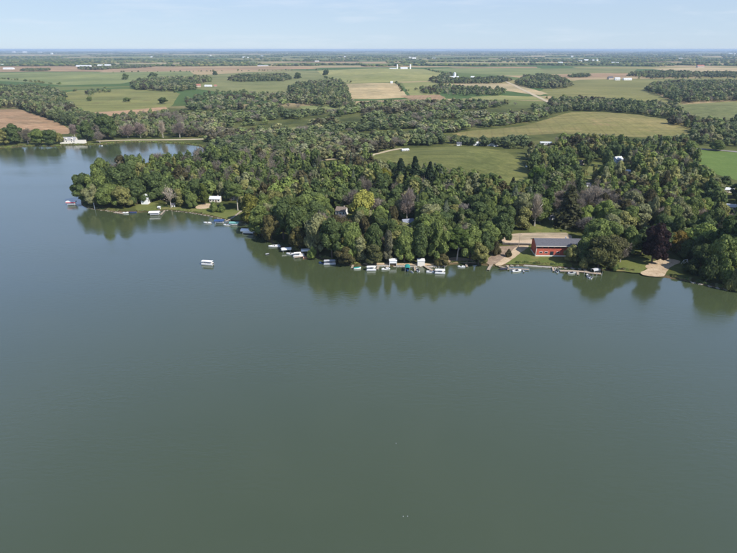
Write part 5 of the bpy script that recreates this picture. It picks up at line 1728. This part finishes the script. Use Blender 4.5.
def dock(label, pts, width=1.5, z=0.55, group='wooden docks'):
    """A dock laid out along photograph points: short deck sections on paired posts."""
    line = [P(u, v, 0.0) for u, v in pts]
    t = thing('dock', label, 'dock', (line[0][0], line[0][1], 0), 0, group)
    ox, oy = line[0]
    for i in range(len(line) - 1):
        a_, b_ = Vector(line[i]), Vector(line[i + 1])
        d_ = (b_ - a_)
        n = max(1, int(round(d_.length / 2.6)))
        d_.normalize()
        s_ = Vector((-d_.y, d_.x))
        seg = (b_ - a_).length / n
        for k in range(n):
            p, q = a_ + d_ * (seg * k + 0.03), a_ + d_ * (seg * (k + 1) - 0.03)
            zz = z + 0.004 * ((k + i) % 3)
            co = [p + s_ * width / 2, p - s_ * width / 2, q - s_ * width / 2, q + s_ * width / 2]
            vv_ = [(c_.x - ox, c_.y - oy, zz) for c_ in co] + [(c_.x - ox, c_.y - oy, zz + 0.1) for c_ in co]
            MB().add(vv_, [(0, 1, 2, 3), (7, 6, 5, 4), (0, 4, 5, 1), (1, 5, 6, 2), (2, 6, 7, 3), (3, 7, 4, 0)]).build('deck_section', WOOD, t)
            for s in (-1, 1):
                c_ = q + s_ * s * (width / 2 + 0.06)
                MB().tube([(c_.x - ox, c_.y - oy, -1.2), (c_.x - ox, c_.y - oy, zz + 0.45)], [0.06, 0.06], 6).build('post', ALU, t)
    return t


def jet_ski(label, u, v, rz=0.0, z=0.0, col=None):
    x, y = P(u, v, 0.0)
    t = thing('jet_ski', label, 'jet ski', (x, y, z - 0.15), rz)
    MB().loft(hull_rings(3.0, 1.15, 0.62), close=False, capa=False).build('hull', col or DARK, t)
    MB().loft([[(-1.2, -0.3, 0.55), (-1.2, 0.3, 0.55), (-1.2, 0.24, 0.9), (-1.2, -0.24, 0.9)], [(0.2, -0.3, 0.6), (0.2, 0.3, 0.6), (0.2, 0.2, 0.98), (0.2, -0.2, 0.98)], [(1.2, -0.2, 0.7), (1.2, 0.2, 0.7), (1.2, 0.05, 0.82), (1.2, -0.05, 0.82)]]).build('seat', GREYF, t)
    MB().tube([(0.35, -0.42, 1.2), (0.45, 0, 1.14), (0.35, 0.42, 1.2)], [0.04, 0.05, 0.04], 6).build('handlebar', RUBBER, t)
    return t


# the point
boat_lift('red trimmed white boat lift in the water off the tip of the point', 72, 205, 7.6, 3.6, R(4), WHITE, 3.4, 0.7, stripe=REDC)
pontoon('white pontoon boat under the red trimmed lift canopy at the point', 72, 205, 6.8, R(4), None, 0.5, WHITE)
dock('short dock joining the red trimmed lift to the tip of the point', [(82, 204.6), (77, 205.4)], 1.3)
runabout('small white boat on the stony bank of the point', 125.8, 213.4, 4.2, R(10), z=0.25)
runabout('dark covered boat on the bank of the point beside the small white one', 133, 213, 5.4, R(-165), NAVY, 0.12, plain('plum_cover', (0.06, 0.04, 0.08, 1)))
dock('low stony landing at the bank of the point', [(114, 212.8), (123.5, 213.9)], 2.0, 0.3)
boat_lift('white canopied lift standing off the waterside lawn', 155, 215, 8.2, 3.6, R(6), WHITE, 3.0, 0.35)
pontoon('grey pontoon boat under the white canopy off the waterside lawn', 155, 215, 7.2, R(6), None, 0.45, GREYF)
dock('short dock beside the white canopied lift', [(165, 211), (161, 215.4)], 1.3)
# the walkway bay
dock('pale wooden walkway running down the lawn into the bay', [(241.5, 212), (236, 216.6), (231, 220), (226, 222.6)], 1.5, 0.95)
runabout('white open boat leftmost of the boats off the walkway', 207.5, 223.2, 6.0, R(176))
boat_lift('blue canopied boat lift left of the walkway', 219.5, 223, 7.4, 3.4, R(3), NAVY, 2.7, 0.5)
runabout('white boat under the blue canopied lift', 219.5, 223, 6.0, R(183), z=0.35)
runabout('small white boat between the blue and teal canopies', 226.5, 225.4, 4.6, R(175))
boat_lift('teal canopied boat lift at the walkway', 234.5, 225, 7.2, 3.2, R(-2), plain('pale_teal_canvas', (0.16, 0.36, 0.34, 1)), 2.4, 0.3)
runabout('white boat under the teal canopied lift', 234, 225.2, 6.0, R(178), z=0.3)
boat_lift('long white canopied lift right of the teal one', 248.8, 233.6, 10.6, 4.2, R(-6), WHITE, 3.3, 0.6)
pontoon('white pontoon boat under the long white canopied lift', 248.8, 233.6, 7.8, R(-6), None, 0.5, WHITE)
# the cluster
runabout('large white speedboat lying off the olive brown trees', 274.5, 246.6, 8.0, R(188))
runabout('small white boat just right of the large white speedboat', 283.6, 249.2, 4.0, R(180))
jet_ski('dark jet ski floating alone below the white speedboat', 267.4, 254.6, R(25))
runabout('white open boat at the left end of the cluster of boats', 290.5, 254.4, 5.6, R(170))
boat_lift('white canopied lift in the cluster of boats', 307, 253.4, 7.4, 3.6, R(8), WHITE, 3.0, 0.4)
runabout('white boat with teal cover in the cluster of boats', 311.4, 254.6, 5.4, R(8), WHITE, 0.4, TEAL)
pontoon('white pontoon boat in front of the cluster of boats', 299, 256.4, 7.6, R(9), WHITE, 0.1, WHITE)
runabout('small boat with orange trim at the end of the cluster of boats', 306.4, 258.0, 4.4, R(15), plain('orange_hull', (0.62, 0.30, 0.16, 1)))
dock('wooden dock running through the cluster of boats', [(316, 255.6), (304, 257.2), (294, 258.2)], 1.4)
pontoon('pontoon boat with long white top beside the drooping olive tree', 330, 264, 7.8, R(6), GREYF, 0.0, GREYF, True)
runabout('dark hulled boat left of the long topped pontoon boat', 322.4, 263.6, 4.6, R(170), NAVY)
# the middle shore
runabout('white boat tied left of the first white boathouse', 385.6, 269.4, 5.2, R(200))
dock('short white pier beside the first white boathouse', [(389.6, 265.4), (386.6, 268.4)], 1.2)
boat_lift('teal canopied boat lift between the two white boathouses', 407.4, 270.4, 5.2, 3.0, R(88), TEAL, 2.8, 0.5)
runabout('dark hulled boat under the teal canopy between the boathouses', 407.4, 270.4, 5.4, R(268), NAVY, 0.35)
jet_ski('small grey jet ski floating right of the teal canopy', 412, 272.4, R(-60), 0, ALU)
WHITEDOCK = dock('long pale dock angling out from the second white boathouse', [(424.4, 266.4), (429, 269.4), (433.4, 271.8), (437.4, 271.2)], 2.0, 0.6)
runabout('white boat lying along the pale angled dock', 430.6, 272.4, 5.0, R(-8))
runabout('lone white rowing boat below the pale trunked tree', 461.2, 267.2, 4.4, R(182))
# the yard and red building
dock('wooden pier at the foot of the paved yard', [(492, 264.4), (489.4, 268.2), (488.2, 270.8)], 1.6)
runabout('black covered boat at the slip', 503.4, 269.6, 5.4, R(200), DARK, 0.0, DARK)
dock('wooden dock between the black covered boat and the white boat', [(498.6, 267.4), (510, 269.4), (522, 270), (529, 270.4)], 1.4)
runabout('white boat moored at the dock before the lawn', 516.6, 271.4, 6.0, R(15))
dock('long wooden dock in front of the red building', [(559.6, 271.6), (573.6, 271.9), (584, 272.6), (592.6, 274), (601, 274.6)], 2.2)
dock('short dock arm reaching up to the shore by the lift frame', [(584.4, 269.8), (585.6, 272.2)], 1.6)
runabout('white boat at the end of the long wooden dock', 588.6, 277, 5.2, R(95))
boat_lift('bare metal boat lift frame at the end of the long wooden dock', 598, 274.6, 5.0, 3.2, R(85), None, 3.2)
for a_, b_, lab in (((376, 266.3), (390, 266.3), 'low pale seawall left of the first white boathouse'), ((397, 266.6), (417, 267.1), 'low pale seawall between the two white boathouses'), ((426, 267.3), (446, 266.2), 'low pale seawall right of the second white boathouse'), ((524, 266.0), (552, 267.9), 'low pale seawall below the red building lawn')):
    p0, p1 = P(*a_, 0.0), P(*b_, 0.0)
    ln, an = math.dist(p0, p1), math.atan2(p1[1] - p0[1], p1[0] - p0[0])
    sw = thing('seawall', lab, 'wall', (p0[0], p0[1], 0), an, 'low seawalls at the water edge')
    n_ = max(3, int(ln / 2.4))
    for k in range(n_):
        MB().box(ln * k / n_ + 0.03, ln * (k + 1) / n_ - 0.03, -0.3, 0.25, -0.8, 0.72 + 0.04 * (k % 3)).build('block', CONCRETE, sw)
pontoon('white pontoon boat at the end of the pale angled dock', 440, 273.4, 6.4, R(-5), WHITE, 0.0, WHITE, True)
boat_lift('small white canopied lift left of the cluster of boats', 286.6, 251.6, 6.4, 3.0, R(12), WHITE, 2.6, 0.4)
pontoon('small white topped pontoon boat left of the first white boathouse', 371.4, 270.2, 6.0, R(4), WHITE, 0.0, WHITE, True)
boat_lift('bare metal lift frame round the white boat at the long dock', 588.4, 276.6, 5.6, 3.2, R(95), None, 2.6)
boat_lift('grey topped lift beside the bare lift frame at the long dock', 594.6, 272.6, 4.4, 2.8, R(20), GREYF, 2.6, 0.3)
dock('low wooden dock running out left of the first white boathouse', [(378.6, 266.4), (377.4, 270.2)], 1.3)
dock('narrow dock right of the teal canopied lift', [(414.4, 267.2), (415.2, 271.4)], 1.2)
runabout('small white boat beside the narrow dock between the boathouses', 417.6, 270.6, 4.4, R(100))
boat_lift('bare lift frame right of the pale angled dock', 441.6, 269.8, 4.8, 2.8, R(-6), None, 2.2)
dock('short pier below the pale trunked tree', [(466, 264.4), (466.8, 267.8)], 1.2)
jet_ski('white jet ski at the wooden dock before the lawn', 523.6, 272, R(80), 0, WHITE)
runabout('grey boat tied under the middle of the long wooden dock', 571.6, 273.6, 4.8, R(4), ALU)
dock('short pier at the bank below the drooping olive tree', [(353, 265.8), (352, 269)], 1.2)
runabout('small green covered boat off the drooping olive tree', 357.4, 268.8, 4.4, R(12), WHITE, 0.0, TEAL)
dock('short wooden pier right of the black covered boat', [(507.6, 266.2), (508.4, 270.6)], 1.2)
boat_lift('bare lift frame beside the white boat before the lawn', 511.6, 270.6, 4.8, 2.8, R(90), None, 2.2)
dock('little pier at the right end of the seawall', [(552.6, 268), (553.6, 271.8)], 1.2)
runabout('small white boat beside the little pier at the seawall end', 556.2, 271.4, 4.0, R(88))
dock('short arm off the middle of the long wooden dock', [(577.4, 272.2), (577.8, 275.6)], 1.3)
# out on the water
pontoon('white pontoon boat moored alone out on the lake', 207.4, 264.6, 7.6, R(172), WHITE, 0.0, WHITE, True)
runabout('small white boat below the far shore trees', 49.6, 146.0, 7.0, R(180))
runabout('little white boat at the inlet right of the lake house', 100.8, 145.8, 6.0, R(150))
for u, v, lab in ((396, 443.4, 'single small white buoy floating mid lake'), (403.2, 516.4, 'left of the two small white buoys near the bottom'), (407.6, 516.2, 'right of the two small white buoys near the bottom')):
    x, y = P(u, v, 0.0)
    t = thing('buoy', lab, 'buoy', (x, y, 0), 0, 'white buoys on the lake')
    MB().tube([(0, 0, -0.12), (0, 0, -0.06), (0, 0, 0.02), (0, 0, 0.1), (0, 0, 0.15)], [0.03, 0.09, 0.12, 0.08, 0.02], 10).build('float', GREYF, t, smooth=True)
    MB().tube([(0, 0, 0.14), (0, 0, 0.24)], [0.03, 0.03], 6).build('ring', GREYF, t)
rgx = random.Random(8)
# boulders along the shore where stone shows
rocks = []
for k in range(3):
    bm = bmesh.new()
    bmesh.ops.create_icosphere(bm, subdivisions=1, radius=1)
    for v_ in bm.verts:
        v_.co *= rgx.uniform(0.75, 1.15)
        v_.co.z *= 0.6
    me = bpy.data.meshes.new('boulder')
    bm.to_mesh(me)
    bm.free()
    me.materials.append(plain('pale_boulder', (0.34, 0.30, 0.25, 1), 0.95, 0.3, 2))
    rocks.append(me)
BO = MB()
for (i0, i1, n_) in ((88, 128, 110), (364, 446, 190), (504, 580, 300), (690, 737, 110), (166, 226, 150)):
    pts_ = [p for p in SHORELINE if i0 <= proj(p[0], p[1], 0)[0] <= i1 and 180 < proj(p[0], p[1], 0)[1] < 300]
    for k in range(n_):
        p = rgx.choice(pts_)
        me = rocks[k % 3]
        s = rgx.uniform(0.12, 0.42)
        ox, oy = p[0] + rgx.uniform(-0.9, 0.9), p[1] + rgx.uniform(-0.7, 1.2)
        BO.add([(v_.co.x * s * 1.3 + ox, v_.co.y * s + oy, v_.co.z * s + 0.2) for v_ in me.vertices], [tuple(q.vertices) for q in me.polygons])
tag(BO.build('shore_rubble', MATS['pale_boulder']), 'pale rubble stones scattered along the waterline', None, None, 'stuff')

# ------------------------------------------------------------------ the air
HZ = bpy.data.materials.new('haze_air')
HZ.use_nodes = True
hn, hl = HZ.node_tree.nodes, HZ.node_tree.links
hn.remove(hn['Principled BSDF'])
pv = hn.new('ShaderNodeVolumePrincipled')
pv.inputs['Color'].default_value = (0.60, 0.77, 0.98, 1)
pv.inputs['Density'].default_value = HAZE
pv.inputs['Anisotropy'].default_value = 0.0
hl.new(pv.outputs[0], hn['Material Output'].inputs['Volume'])
hz = MB().box(-47000, 47000, -2500, 47000, -1.9, 126).build('haze', HZ)
tag(hz, 'thin blue summer haze over the plain', None, None, 'stuff')
